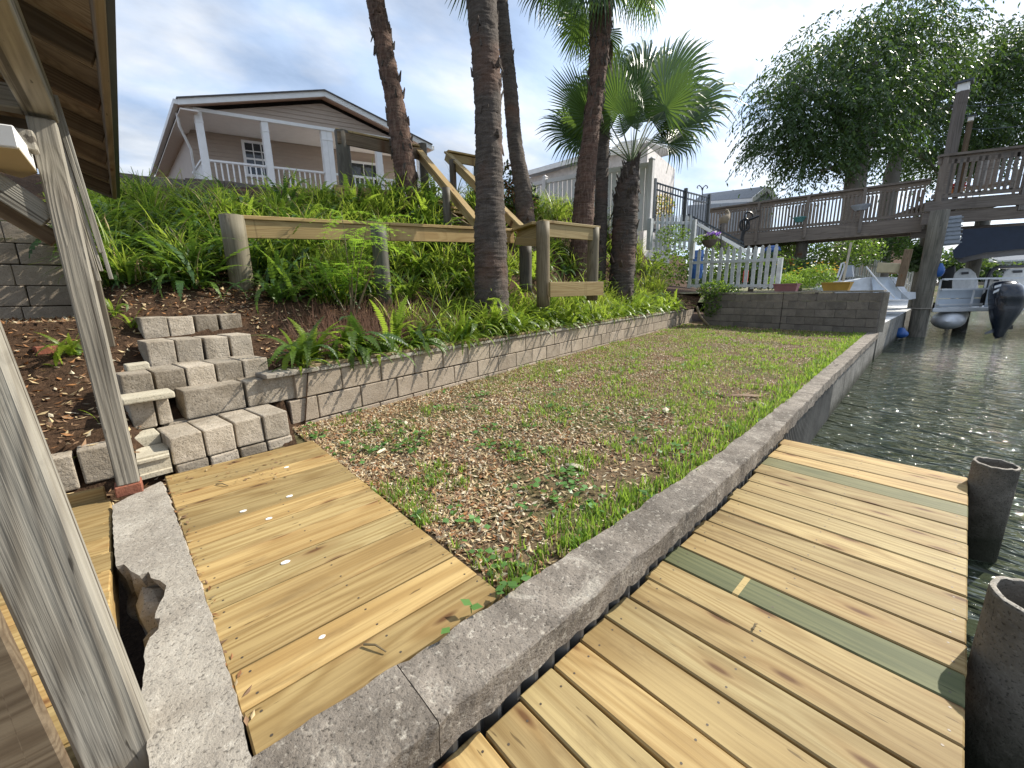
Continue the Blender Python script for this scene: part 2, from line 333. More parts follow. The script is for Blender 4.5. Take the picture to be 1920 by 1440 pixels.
wm = k.n('ShaderNodeMapping'); k.l(k._vec, wm.inputs[0]); wm.inputs['Rotation'].default_value = (0,0,R(-12)); wm.inputs['Scale'].default_value = (2.4,1.0,1)
h1 = k.noise(wm.outputs[0], 1.7, 2, .45, .8); h2 = k.noise(wm.outputs[0], 4.6, 2, .45, .5)
k.bump(k.math('ADD', k.math('MULTIPLY', h1, 1.0), k.math('MULTIPLY', h2, .55)), 1.0, .27); M['water'] = k.m

# ------------------------------------------------------------------ where the bank, the wall and the yard lie
WT = math.atan(.204); WE = Vector((math.cos(WT), math.sin(WT), 0)); WN = Vector((-math.sin(WT), math.cos(WT), 0)); W0 = Vector((0, 3.298, 0))
def wall_pt(x, s=0, z=0):                 # point of the retaining wall line at world X, s metres behind its face
    return Vector((x, 3.298+.204*x, 0)) + WN*s + Vector((0,0,z))
def s_of(x, y): return (Vector((x,y,0))-W0).dot(WN)
def hash2(x, y): return mnoise.noise(Vector((x*.9, y*.9, 3.1)))
def bank_z(x, y):
    s = s_of(x, y)
    kx = interp(x, (0,3.2,4,6.5,10,14), (.40,.62,.80,1.05,1.25,1.25))
    zr = .6 + .12*min(max(s,-.3),.5) + kx*max(0, s-.5)*min(1,.55+.45*max(0,s-.5)/.9)
    top = 3.3 + .11*max(0, s-7+.55*x); soft = .35
    if zr > top-soft: zr = top - soft*math.exp(-(zr-(top-soft))/soft)
    zr = min(zr, 4.6)
    if x < .9:
        za = interp(y, (-.5,2.6,2.92,3.25,3.5,4.0,4.4,4.75), (-.3,-.1,.08,.16,.40,.58,.80,.96))
        zb = interp(y, (-.5,2.6,2.92,3.05,3.12,3.5,4.0,4.4,4.75), (-.3,-.1,.10,.18,.40,.48,.66,.84,.96))
        zl = lerp(zb, za, min(1,max(0,(x+.12)/.10)))
        if y > 4.75:
            zl = max(.96, zr)
            if y < 6.25: zl = lerp(1.0, zl, min(1,max(0,(x+.30)/.22)))
        else: zl = min(zl, 9)
        t = min(1, max(0, (x-.78)/.1)); z = lerp(zl, zr, t)
        if s < -.02 and x > .75: z = min(z, .1)
    else: z = zr
    if x > 14 and s < 8: z = lerp(z, max(1.08, min(z, 1.08+.14*max(0,s-2.0))), min(1,(x-14)/1.0))
    return z + hash2(x, y)*.05*min(1,max(0,(s+.2)))
def hit(u, v, dmin=2.0, dmax=40):
    d = dmin
    while d < dmax:
        p = atd(u, v, d)
        if p.z <= bank_z(p.x, p.y): return p
        d += .03
    return atd(u, v, dmax)

xs = list(np.arange(-4, 1.3, .09)) + list(np.arange(1.3, 9, .16)) + list(np.arange(9, 15, .3)) + list(np.arange(15, 46, 2.5))
ss = list(np.arange(-.02, 4.5, .11)) + list(np.arange(4.5, 9, .3)) + list(np.arange(9, 60, 3))
m = MB(); vs = []; n_s = len(ss)
for x in xs:
    for s in ss:
        px_ = x - WN.x*0; y0 = 3.298+.204*x; p = Vector((x, y0, 0)) + WN*s
        if x < .75 and s < 4.5:           # left of the steps the bank comes right down to the platform
            y = lerp(2.55, (Vector((x,3.298+.204*x,0))+WN*4.5).y, (s+.02)/4.52); p = Vector((lerp(x, x+WN.x*4.5, (s+.02)/4.52), y, 0))
        vs.append((p.x, p.y, bank_z(p.x, p.y)))
fs = [(i*n_s+j, (i+1)*n_s+j, (i+1)*n_s+j+1, i*n_s+j+1) for i in range(len(xs)-1) for j in range(n_s-1)]
m.add(vs, fs); bank = m.build('hillside', M['mulch'], smooth=True); tag(bank, kind='structure')

def seawall_in(x): return interp(x, (-2,.03,.75,2.37,4.18,10.7,12.0), (.905,.905,.884,.88,.95,1.307,1.365))
def seawall_out(x): return interp(x, (-2,1.0,1.7,2.49,3.32,5.68,11.1,12.0), (.69,.685,.70,.72,.76,.888,1.132,1.17))
def lawn_z(x, y): return .135 + .02*mnoise.noise(Vector((x*.8,y*.8,0))) + .008*mnoise.noise(Vector((x*4,y*4,2)))
m = MB(); vs = []; NX, NY = 150, 30
for i in range(NX):
    x = .55 + 13.6*(i/(NX-1))**1.5
    for j in range(NY):
        y = lerp(seawall_in(x)-.05, 3.298+.204*x+.06, j/(NY-1)); vs.append((x, y, lawn_z(x,y)))
m.add(vs, [(i*NY+j,(i+1)*NY+j,(i+1)*NY+j+1,i*NY+j+1) for i in range(NX-1) for j in range(NY-1)])
lawn = m.build('lawn_ground', M['lawn_soil'], smooth=True); tag(lawn, kind='structure')
m = MB(); m.add([(-900,-900,-1.9),(900,-900,-1.9),(900,900,-1.9),(-900,900,-1.9)],[(0,1,2,3)]); tag(m.build('canal_bed', M['mulch']), kind='structure')
m = MB(); m.add([(-30,-300,-.45),(300,-300,-.45),(300,1.35,-.45),(-30,1.35,-.45)],[(0,1,2,3)]); tag(m.build('canal_water', M['water']), kind='structure')

# ------------------------------------------------------------------ dock over the water
dock = thing('wooden_dock', 'new yellow pine dock beside the concrete seawall with two green planks', 'dock', (1.2,.27,0))
k_ = [3.149,3.016,2.864,2.726,2.582,2.435,2.294,2.155,2.012,1.872,1.737,1.603,1.467,1.338,1.205,1.075,.945,.815,.69,.565,.444,.322,.20,.08,-.04,-.16,-.28,-.40]
ed = [a*1.15 for a in k_]; screws = MB()
for i in range(len(ed)-1):
    x1, x0 = ed[i], ed[i+1]; gap = random.choice((.004,.005,.006,.008)) if i < 11 else random.choice((.005,.007,.010,.006))
    w = x1-x0-gap; xc = (x0+x1)/2; ya = seawall_out(xc)+.028+random.uniform(-.012,.012); yb = -.17+random.uniform(-.003,.003)
    mt = M['pine_green'] if i == 3 else (M['pine_green_striped'] if i == 12 else M['pine_dock'])
    zt = -.02+random.uniform(-.0022,.0022)
    if i == 12: ya = .735
    o = board('plank', mt, dock, (xc,ya,zt), (xc+random.uniform(-.004,.004),yb,zt), w, .038, bevel=.0045)
    if i in (3,12): o['label'] = 'green tinted plank'
    for sy in (yb+.035, yb+.04+.44, ya-.06):
        for sx in (-.3,.3):
            cx, cy = xc+sx*w, sy+random.uniform(-.008,.008); q = 6
            screws.add([(cx+.0038*math.cos(t*6.283/q), cy+.0038*math.sin(t*6.283/q), zt+.0196) for t in range(q)],[tuple(range(q))])
M['screw'] = m_plain('screw_head', (.10,.08,.06), .5, .4)
tag(screws.build('screw', M['screw'], dock), kind='stuff')
for y in (-.125,.30,.66): board('joist', M['brown_wood'], dock, (-.5,y,-.115), (3.6,y,-.115), .04, .145, bevel=0)
for x in (.2,1.9,3.45): board('cross_beam', M['brown_wood'], dock, (x,-.15,-.26), (x,.69,-.26), .09, .14, bevel=0)

# ------------------------------------------------------------------ raised platform on the lawn side
plat = thing('wooden_platform', 'new yellow pine platform in front of the block steps', 'platform', (.37,1.9,.17))
e2 = [3.02,2.845,2.68,2.505,2.335,2.175,2.015,1.85,1.68,1.525,1.37,1.21,1.06,.918]; e2 = [a*.98 for a in e2]
screws = MB()
for i in range(len(e2)-1):
    y1, y0 = e2[i], e2[i+1]; w = y1-y0-random.choice((.005,.007,.006,.009)); yc = (y0+y1)/2
    t = (2.96-yc)/2.06; xa = lerp(-.030,.036,t)+.004; xb = lerp(.781,.757,t)+random.uniform(-.002,.002); zt = .151+random.uniform(-.0015,.0015)
    tilt = lerp(.012,0,t)
    board('plank', M['pine'], plat, (xa,yc-tilt,zt), (xb,yc+tilt,zt), w, .038, bevel=.004)
    for sx in (xa+.04, (xa+xb)/2, xb-.03):
        for sy in (-.3,.3):
            cx, cy = sx+random.uniform(-.006,.006), yc+sy*w; q = 6
            screws.add([(cx+.0038*math.cos(t_*6.283/q), cy+.0038*math.sin(t_*6.283/q), zt+.0196) for t_ in range(q)],[tuple(range(q))])
tag(screws.build('screw', M['screw'], plat), kind='stuff')
for x in (.06,.38,.70): board('joist', M['brown_wood'], plat, (x,.95,.062), (x,2.94,.062), .04, .135, bevel=0)
M['white_paint'] = m_plain('white_paint', (.80,.80,.78), .5, 0, .03)
for u, v in ((537,876),(543,930),(456,958),(504,972),(535,1054),(604,1194)):
    p = onz(u, v, .1715); mm = MB(); q = 14; r0 = random.uniform(.008,.014)
    top = [(p.x+r0*1.15*random.uniform(.9,1.1)*math.cos(t*6.283/q), p.y+r0*.8*random.uniform(.9,1.1)*math.sin(t*6.283/q)) for t in range(q)]
    mm.prism(top, .170, .1722); mm.build('paint_spot', M['white_paint'], plat)

# ------------------------------------------------------------------ seawall
sw = thing('seawall', 'long grey concrete seawall with cracked cap between lawn and water', 'seawall', (3,1.0,0))
def rough_strip(name, mat, parent, xa, xb, fin, fout, z0, z1, step=.05, amp=.006, seed=0):
    """a cap segment with worn edges"""
    n = max(2, int((xb-xa)/step)); ring = []
    sec = [(0,0),(0,.45),(.0,.93),(.018,1),(.35,1),(.65,1),(.982,1),(1,.93),(1,.45),(1,0)]
    m = MB(); vs = []
    for i in range(n+1):
        x = lerp(xa, xb, i/n)
        for j, (t, h) in enumerate(sec):
            y = lerp(fout(x), fin(x), t); z = lerp(z0, z1, h)
            q = Vector((x*9+seed, y*9, z*9)); a = amp*(1.6 if j in (2,3,6,7,0) else .7)
            y += a*mnoise.noise(q) + a*.8*mnoise.noise(q*3.3); z += a*.8*mnoise.noise(q+Vector((9,3,1)))
            if j == 0: z += a*2.5*mnoise.noise(q*1.7)
            vs.append((x, y, z))
    k = len(sec)
    fs = [(i*k+j,(i+1)*k+j,(i+1)*k+(j+1)%k,i*k+(j+1)%k) for i in range(n) for j in range(k)] + [tuple(range(k)), tuple(n*k+j for j in reversed(range(k)))]
    m.add(vs, fs); o = m.build(name, mat, parent)
    return o
cuts = [-.9, .37, 2.52, 4.6, 6.4, 8.6, 10.4, 11.95]
for i in range(len(cuts)-1):
    rough_strip('cap', M['cap'], sw, cuts[i]+.0012, cuts[i+1]-.0012, seawall_in, seawall_out, .075, .18+random.uniform(-.0015,.0015), step=.03, amp=.0055, seed=0)
m = MB(); n = 60; vs = []; fs = []          # corrugated sheet below the cap
def sheet(xa, xb, per, amp):
    m = MB(); n = int((xb-xa)/per*6); vs = []
    for i in range(n+1):
        x = lerp(xa, xb, i/n); y = seawall_out(x)+.05+amp*math.sin(x/per*6.283); vs += [(x,y,-1.6),(x,y,.085)]
    m.add(vs, [(2*i,2*i+2,2*i+3,2*i+1) for i in range(n)]); return m
sheet(-.6, 6.2, .075, .02).build('sheet_pile', m_plain('sheet_pile_grey', (.20,.19,.17), .8, 0, .2, 4), sw)
m = MB()
for xa, xb in ((6.2,7.3),(7.33,8.6),(8.63,11.95)):
    m = MB(); m.plate([(xa,seawall_out(xa)+.035,-1.6),(xb,seawall_out(xb)+.035,-1.6),(xb,seawall_out(xb)+.035,.085),(xa,seawall_out(xa)+.035,.085)], (0,.2,0)); m.build('panel', M['panel'], sw)

# ------------------------------------------------------------------ broken concrete ledge beside the platform
led = thing('concrete_ledge', 'pale broken concrete ledge between the platform and the boathouse posts', 'ledge', (-.08,1.9,.1))
outline = [(210,948),(240,932),(300,903)]
right = [(305,905),(345,1010),(395,1150),(440,1300),(473,1424)]
left_px = [(285,1470),(278,1420),(264,1330),(266,1285),(272,1245),(271,1215),(280,1195),(296,1180),(300,1160),(289,1160),(296,1140),(308,1118),(312,1098),(300,1088),(284,1083),(278,1072),(262,1080),(246,1070),(232,1058),(218,1062),(212,1000)]
poly = [onz(u,v,.18) for u,v in outline+right+[(473,1470)]+left_px]
# resample the outline and roughen it
pts = []
for i in range(len(poly)):
    a, b = poly[i], poly[(i+1)%len(poly)]; n = max(1, int((b-a).length/.025))
    for j in range(n): pts.append(a.lerp(b, j/n))
jag = [p + Vector((mnoise.noise(p*40)*.005, mnoise.noise(p*40+Vector((5,5,5)))*.005, 0)) for p in pts]
bm = bmesh.new(); tv = [bm.verts.new(p-Vector((-.08,1.9,.1))) for p in jag]
lv = [bm.verts.new(p+Vector((mnoise.noise(p*22)*.035+.018*(1 if p.x<.02 else 0), mnoise.noise(p*25)*.03, -.07-.02*mnoise.noise(p*14)))-Vector((-.08,1.9,.1))) for p in jag]
bv = [bm.verts.new(p+Vector((mnoise.noise(p*11)*.05+.05*(1 if p.x<.02 else 0), 0, -.5))-Vector((-.08,1.9,.1))) for p in jag]
n = len(jag); bm.faces.new(tv)
for i in range(n):
    bm.faces.new((tv[i],tv[(i+1)%n],lv[(i+1)%n],lv[i])); bm.faces.new((lv[i],lv[(i+1)%n],bv[(i+1)%n],bv[i]))
bmesh.ops.triangulate(bm, faces=[f for f in bm.faces if len(f.verts)>4]); bmesh.ops.recalc_face_normals(bm, faces=bm.faces)
me = bpy.data.meshes.new('slab'); bm.to_mesh(me); bm.free(); me.materials.append(M['ledge']); o = bpy.data.objects.new('slab', me); COL.objects.link(o); o.parent = led
# lumps of the broken part, lower down in the hole
def lump(name, mat, parent, c, r, seed, sq=(1,1,1), sub=2):
    bm = bmesh.new(); bmesh.ops.create_icosphere(bm, subdivisions=sub, radius=1)
    for v in bm.verts:
        d = v.co.copy(); q = d*1.3+Vector((seed*3.1,seed,0)); f = 1+.35*mnoise.noise(q)+.15*mnoise.noise(q*3); v.co = Vector((d.x*sq[0],d.y*sq[1],d.z*sq[2]))*r*f
    me = bpy.data.meshes.new(name); bm.to_mesh(me); bm.free(); me.materials.append(mat); return place(name, me, parent, c)
lump('broken_chunk', M['ledge'], led, onz(283,1120,.09)+Vector((.01,0,-.05)), .085, 3, (.7,1.6,.9))
lump('broken_chunk', M['ledge'], led, onz(255,1105,.06)+Vector((0,0,-.06)), .06, 5, (.7,1.3,.9))
lump('broken_chunk', M['ledge'], led, onz(276,1180,.08)+Vector((.02,0,-.06)), .05, 6, (.7,1.3,.9))

# ------------------------------------------------------------------ block steps
st = thing('block_steps', 'grey concrete block steps climbing from the platform to the bank', 'steps', (.35,3.6,.17))
TH = R(9); SE = Vector((math.cos(TH), math.sin(TH), 0)); SN = Vector((-math.sin(TH), math.cos(TH), 0)); RS = Matrix.Rotation(TH, 4, 'Z')
def blk_mesh(l, d, h, var=0):
    m = MB(); m.box((0,0,0),(l,d,h)); me = m.mesh('block', M['step'], bevel=.009, segs=2)
    for v in me.vertices: v.co += Vector((mnoise.noise(v.co*7+Vector((var,0,0))), mnoise.noise(v.co*7+Vector((0,var,5))), mnoise.noise(v.co*7+Vector((9,0,var)))))*.006
    return me
def sblk(x, d, z, l, dep, h, jit=1, name='block', mat=None):
    me = blk_mesh(l, dep, h, random.random()*50)
    if mat: me.materials[0] = mat
    c = SN*d; y = (d + math.sin(TH)*x)/math.cos(TH)
    rot = Matrix.Rotation(TH+R(random.uniform(-1.2,1.2))*jit, 4, 'Z')
    return place(name, me, st, (x, y+random.uniform(-.006,.006)*jit, z), rot)
for i, x in enumerate((.026,.191,.357,.522)):                        # bottom step
    sblk(x, 2.965+random.uniform(-.01,.01), .205, .158, .33, .165+i*.004)
    sblk(x+.01, 2.955, .13, .155, .30, .068)
sblk(.145, 3.33, .372, .352, .22, .192); sblk(.507, 3.33, .372, .38, .22, .194)            # two long blocks in line with the wall
sblk(.02, 3.345, .30, .62, .2, .068, name='block')
for i, x in enumerate((.025,.197,.37,.545)): sblk(x, 3.50, .50, .165, .34, .195+random.uniform(-.004,.004))
for i, x in enumerate((.02,.193,.375,.555)): sblk(x, 4.02, .66, .166, .30, .19+random.uniform(-.004,.004))
for i, x in enumerate((.02,.195,.378,.565)): sblk(x, 4.45, .82, .17, .24, .198+random.uniform(-.004,.004))
# the uneven pile to the left of the steps
sblk(-.135, 3.42, .53, .15, .2, .175); sblk(-.12, 3.30, .375, .115, .2, .17); sblk(.005, 3.31, .375, .066, .2, .165)
sblk(-.14, 3.22, .555, .245, .17, .04, name='coping_slab', mat=M['slab'])
sblk(-.125, 3.16, .29, .12, .2, .075, name='block', mat=M['slab'])
sblk(-.10, 3.60, .70, .12, .12, .045, name='block', mat=M['slab'])
m = MB()                                                            # grooved slab leaning below
prof = [(2.955,.175),(2.955,.20),(2.965,.205),(2.965,.265),(2.95,.27),(2.95,.285),(2.965,.29),(2.965,.30),(3.16,.305),(3.16,.175)]
xa, xb = -.125, .015
m.add([(xa,y,z) for y,z in prof]+[(xb,y+.02,z) for y,z in prof], [tuple(range(10)),tuple(reversed(range(10,20)))]+[(i,(i+1)%10,10+(i+1)%10,10+i) for i in range(10)])
m.build('grooved_slab', M['slab'], st)

# ------------------------------------------------------------------ retaining wall of blocks
rw = thing('retaining_wall', 'long low retaining wall of grey concrete blocks behind the lawn', 'wall', wall_pt(5))
RW = Matrix.Rotation(WT, 4, 'Z'); BL = .405
def wblk(l, h, var): 
    m = MB(); m.box((0,0,0),(l,.18,h)); me = m.mesh('block', M['block'], bevel=.006)
    for v in me.vertices: v.co += Vector((mnoise.noise(v.co*9+Vector((var,0,0))), mnoise.noise(v.co*5+Vector((0,var,5)))*1.2, mnoise.noise(v.co*9+Vector((9,0,var)))))*.0045
    return me
full = [wblk(BL-.009, .188, i*7.3) for i in range(6)]; tall3 = full
x0 = .80; L = 13.0
for c, (z, off) in enumerate(((-.022,.0),(.174,.21),(.371,.04))):
    t = off - BL*(1 if c else 0); 
    while t < L:
        if t > -.02 or c == 1:
            tt = max(t, -.02)
            if tt > t + .01: me = wblk(BL-(tt-t)-.009, .188, 3)
            else: me = random.choice(full)
            p = wall_pt(x0) + WE*tt; 
            place('block', me, rw, p+WN*random.uniform(-.004,.004)+Vector((0,0,z+random.uniform(-.002,.002))), RW @ Matrix.Rotation(R(random.uniform(-.4,.4)),4,'Z'))
        t += BL
M['coping'] = m_concrete('coping_slab', (.42,.385,.33), (.30,.27,.225), spots=(.5,.47,.42), spot=.4, stain=(.15,.12,.09), stain_amt=.6, bump=.6)
t = -.17
while t < 11.8:
    l = random.choice((.55,.6,.42,.4)); m = MB(); m.box((0,0,0),(l-.006,.19,.036)); me = m.mesh('coping_slab', M['coping'], bevel=.006)
    place('coping_slab', me, rw, wall_pt(x0)+WE*t+WN*(-.018+random.uniform(-.006,.006))+Vector((0,0,.562+random.uniform(-.002,.003))), RW); t += l
t = .17
while t < 8.6:                                  # weathered board lying on the coping
    l = random.choice((1.5,1.9,1.2)); p = wall_pt(x0)+WE*t+WN*.07; board('capping_board', M['edge_timber'], rw, p+Vector((0,0,.612)), p+WE*(l-.02)+Vector((0,0,.612)), .13, .028); t += l

# ------------------------------------------------------------------ timber edging of the bed behind the steps
bt = thing('bed_edging', 'long weathered timber edging holding the mulch above the block steps', 'edging', wall_pt(2,1.3,1))
def edge_line(pxs, z):
    return [onz(u,v,z) for u,v in pxs]
a = Vector((.10,4.98,1.03)); b = wall_pt(2.3,1.42,1.06); c = wall_pt(4.6,1.35,1.05)
board('timber', M['edge_timber'], bt, a, Vector((.84,5.08,1.035)), .06, .12); board('timber', M['edge_timber'], bt, Vector((.86,5.1,1.04)), b, .06, .15); board('timber', M['edge_timber'], bt, b+WE*.02, c, .06, .15)
# ------------------------------------------------------------------ foliage materials
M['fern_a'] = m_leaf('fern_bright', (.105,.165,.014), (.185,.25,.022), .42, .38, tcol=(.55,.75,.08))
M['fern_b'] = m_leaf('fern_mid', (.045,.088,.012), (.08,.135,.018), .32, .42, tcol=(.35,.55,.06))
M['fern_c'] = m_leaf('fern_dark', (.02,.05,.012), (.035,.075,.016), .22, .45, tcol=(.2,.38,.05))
M['grass_a'] = m_leaf('grass_green', (.10,.20,.025), (.16,.27,.04), .4, .4, tcol=(.5,.7,.09))
M['grass_b'] = m_leaf('grass_straw', (.28,.24,.10), (.36,.31,.15), .3, .6, tcol=(.6,.5,.25))
M['clover'] = m_leaf('clover_leaf', (.06,.14,.035), (.10,.20,.05), .25, .4)
M['dry1'] = m_leaf('dry_leaf_tan', (.45,.335,.175), (.54,.42,.24), .12, .7, tcol=(.5,.35,.2))
M['dry2'] = m_leaf('dry_leaf_brown', (.21,.125,.07), (.29,.18,.10), .12, .7, tcol=(.4,.2,.1))
M['dry3'] = m_leaf('dry_leaf_rust', (.26,.12,.045), (.34,.165,.065), .12, .65, tcol=(.5,.2,.08))
M['dry4'] = m_leaf('dry_leaf_pale', (.52,.45,.31), (.60,.52,.38), .1, .75, tcol=(.6,.5,.4))
M['stalk'] = m_leaf('dead_stalk', (.07,.035,.02), (.12,.06,.035), .1, .8, tcol=(.3,.12,.06))
M['stem'] = m_plain('stem', (.16,.12,.06), .7)
M['palm_a'] = m_leaf('palm_leaf', (.045,.095,.022), (.075,.14,.03), .25, .35, tcol=(.28,.45,.07))
M['palm_b'] = m_leaf('palm_leaf_dark', (.028,.06,.018), (.045,.085,.025), .2, .38, tcol=(.15,.28,.05))
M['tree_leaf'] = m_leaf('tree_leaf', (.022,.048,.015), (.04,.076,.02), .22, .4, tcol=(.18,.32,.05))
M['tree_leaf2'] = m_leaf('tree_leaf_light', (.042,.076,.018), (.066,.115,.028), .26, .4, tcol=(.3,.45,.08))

# ------------------------------------------------------------------ sword ferns: one frond per child, frond meshes shared
def frond_pts(L, arch, droop, n):
    p = Vector((0,0,0)); a = arch; out = [p.copy()]
    for i in range(n):
        p = p + Vector((math.cos(a),0,math.sin(a)))*(L/n); out.append(p.copy()); a -= droop/n*(1+.8*i/n)
    return out
def frond_geo(m, L, W, pairs, arch, droop, twist=0, tr=None, mi=0):
    pts = frond_pts(L, arch, droop, pairs)
    vs = []; fs = []
    def add(q): 
        vs.append(q if tr is None else tr @ q); return len(vs)-1
    sway = random.uniform(-.25,.25)
    for i in range(pairs):
        t = (i+.5)/pairs; p = pts[i]; d = (pts[i+1]-pts[i]).normalized(); up = Vector((-d.z,0,d.x))
        off = Vector((0, sway*L*t*t, 0)); w = W*(min(1, .45+t*2.2))*(1-max(0,(t-.55)/.45)**1.6*.92)*random.uniform(.85,1.12)
        h = L/pairs*.94
        for s in (-1,1):
            tip = p + off + d*h*1.0 + Vector((0,s*w,0)) + up*(-.12*w+random.uniform(-.12,.12)*w)
            a = add(p+off+Vector((0,s*.001,0))); b = add(p+off+d*h+Vector((0,s*.001,0))); c = add(tip); e = add(p+off+d*h*.12+Vector((0,s*w*.78,0))+up*.06*w)
            fs.append((a,b,c,e) if s>0 else (a,e,c,b))
        o2 = Vector((0, sway*L*((i+1)/pairs)**2, 0))
        a = add(p+off+Vector((0,-.0022,0))); b = add(p+off+Vector((0,.0022,0))); c = add(pts[i+1]+o2+Vector((0,.0018,0))); e = add(pts[i+1]+o2+Vector((0,-.0018,0))); fs.append((a,b,c,e))
    m.add(vs, fs, mi)
random.seed(11)
FR = {}
for key, mats in (('a',M['fern_a']),('b',M['fern_b']),('c',M['fern_c'])):
    FR[key] = []
    for arch, droop, L in ((1.35,1.3,.50),(1.2,1.9,.52),(1.0,1.6,.48),(.8,1.8,.44),(1.45,.7,.46),(.55,1.3,.40)):
        m = MB(); frond_geo(m, L, .036, 26, arch, droop); FR[key].append(m.mesh('frond', mats))
FARFERN = {}
for key, mats in (('a',[M['fern_a'],M['fern_b']]),('b',[M['fern_b'],M['fern_c']]),('c',[M['fern_c'],M['fern_b']])):
    FARFERN[key] = []
    for q in range(5):
        m = MB()
        for i in range(17):
            tr = Matrix.Rotation(random.uniform(0,6.283),4,'Z') @ Matrix.Scale(random.uniform(.7,1.2),4)
            tr = Matrix.Translation((random.uniform(-.1,.1),random.uniform(-.1,.1),0)) @ tr
            arch = random.uniform(.45,1.55); frond_geo(m, random.uniform(.38,.66), .028, 15, arch, random.uniform(.6,2.0), tr=tr, mi=0 if random.random()<.7 else 1)
        FARFERN[key].append(m.mesh('fern', mats))
def blade(m, p, az, L, w, arch, droop, mi):
    d = Vector((math.cos(az),math.sin(az),0)); s = Vector((-d.y,d.x,0)); a = arch; q = Vector(p); vs = [q-s*w*.5, q+s*w*.5]; n = 5
    for i in range(n):
        q = q + (d*math.cos(a)+Vector((0,0,math.sin(a))))*(L/n); a -= droop/n*(.6+.9*i/n); ww = w*(1-.75*((i+1)/n)**2)
        vs += [q-s*ww*.5+Vector((0,0,.1*ww)), q+s*ww*.5]
    m.add(vs, [(2*i,2*i+1,2*i+3,2*i+2) for i in range(n)], mi)
STRAP = []
M['strap'] = m_leaf('strap_leaf', (.12,.18,.018), (.20,.275,.03), .42, .36, tcol=(.6,.75,.1))
for q in range(5):
    m = MB()
    for i in range(34):
        r_ = random.uniform(0,.10); a_ = random.uniform(0,6.283); blade(m, (r_*math.cos(a_),r_*math.sin(a_),0), random.uniform(0,6.283), random.uniform(.26,.62), random.uniform(.010,.019), random.uniform(.9,1.5), random.uniform(.5,2.2), 0 if random.random()<.56 else (1 if random.random()<.78 else 2))
    STRAP.append(m.mesh('strap_plant', [M['strap'],M['fern_b'],M['dry1']]))
def fern(p, label, group, key='a', n=13, sc=1.0, lean=None):
    o = thing('sword_fern', label, 'fern', p, group)
    for i in range(n):
        a = 6.283*i/n + random.uniform(-.3,.3)
        if lean is not None and random.random() < .5: a = lean + random.uniform(-.9,.9)
        me = random.choice(FR[key] if random.random()<.8 else FR[{'a':'b','b':'c','c':'b'}[key]])
        s = sc*random.uniform(.65,1.15); f = bpy.data.objects.new('frond', me); COL.objects.link(f); f.parent = o
        f.matrix_local = Matrix.Translation((random.uniform(-.03,.03),random.uniform(-.03,.03),0)) @ Matrix.Rotation(a,4,'Z') @ Matrix.Rotation(random.uniform(-.25,.25),4,'X') @ Matrix.Scale(s,4)
def far_fern(p, label, group, key='b', sc=1.0, name='sword_fern'):
    o = bpy.data.objects.new(name, random.choice(FARFERN[key])); COL.objects.link(o); o.location = p; o.rotation_euler = (random.uniform(-.15,.15),random.uniform(-.15,.15),random.uniform(0,6.28)); o.scale = (sc,)*3
    return tag(o, label, 'fern', group)
def merged(name, mats, items, kind='stuff', parent=None):
    """items: (mesh, matrix, slot shift) joined into one object"""
    VV=[]; LV=[]; LS=[]; MI=[]; nv=0; nl=0; cache={}
    for me, mx_, sh_ in items:
        if me not in cache:
            v=np.empty(len(me.vertices)*3); me.vertices.foreach_get('co',v); l=np.empty(len(me.loops),dtype=np.int32); me.loops.foreach_get('vertex_index',l)
            p=np.empty(len(me.polygons),dtype=np.int32); me.polygons.foreach_get('loop_start',p); q=np.empty(len(me.polygons),dtype=np.int32); me.polygons.foreach_get('material_index',q)
            cache[me]=(v.reshape(-1,3),l,p,q)
        v,l,p,q=cache[me]; A=np.array(mx_); VV.append(v@A[:3,:3].T+A[:3,3]); LV.append(l+nv); LS.append(p+nl); MI.append(q+sh_); nv+=len(v); nl+=len(l)
    V=np.concatenate(VV); L=np.concatenate(LV).astype(np.int32); S=np.concatenate(LS).astype(np.int32); I=np.concatenate(MI).astype(np.int32)
    me=bpy.data.meshes.new(name); me.vertices.add(len(V)); me.vertices.foreach_set('co',V.ravel()); me.loops.add(len(L)); me.loops.foreach_set('vertex_index',L)
    me.polygons.add(len(S)); me.polygons.foreach_set('loop_start',S)
    for m_ in mats: me.materials.append(m_)
    me.polygons.foreach_set('material_index',I); me.update(calc_edges=True); me.validate()
    o=bpy.data.objects.new(name,me); COL.objects.link(o)
    if parent is not None: o.parent=parent
    if kind: o['kind']=kind
    return o
def rmat(p, sc, tilt=.15, rz=None): return Matrix.Translation(p) @ Matrix.Rotation(random.uniform(-tilt,tilt),4,'X') @ Matrix.Rotation(random.uniform(-tilt,tilt),4,'Y') @ Matrix.Rotation(random.uniform(0,6.283) if rz is None else rz,4,'Z') @ Matrix.Scale(sc,4)
SHIFT = {'a':0,'b':1,'c':2}; FM = [M['fern_a'],M['fern_b'],M['fern_c'],M['fern_b']]; mass = []; straps = []
TO_WATER = math.atan2(-WN.y, -WN.x)
random.seed(21)
x = .95                                     # along the wall, hanging over the coping
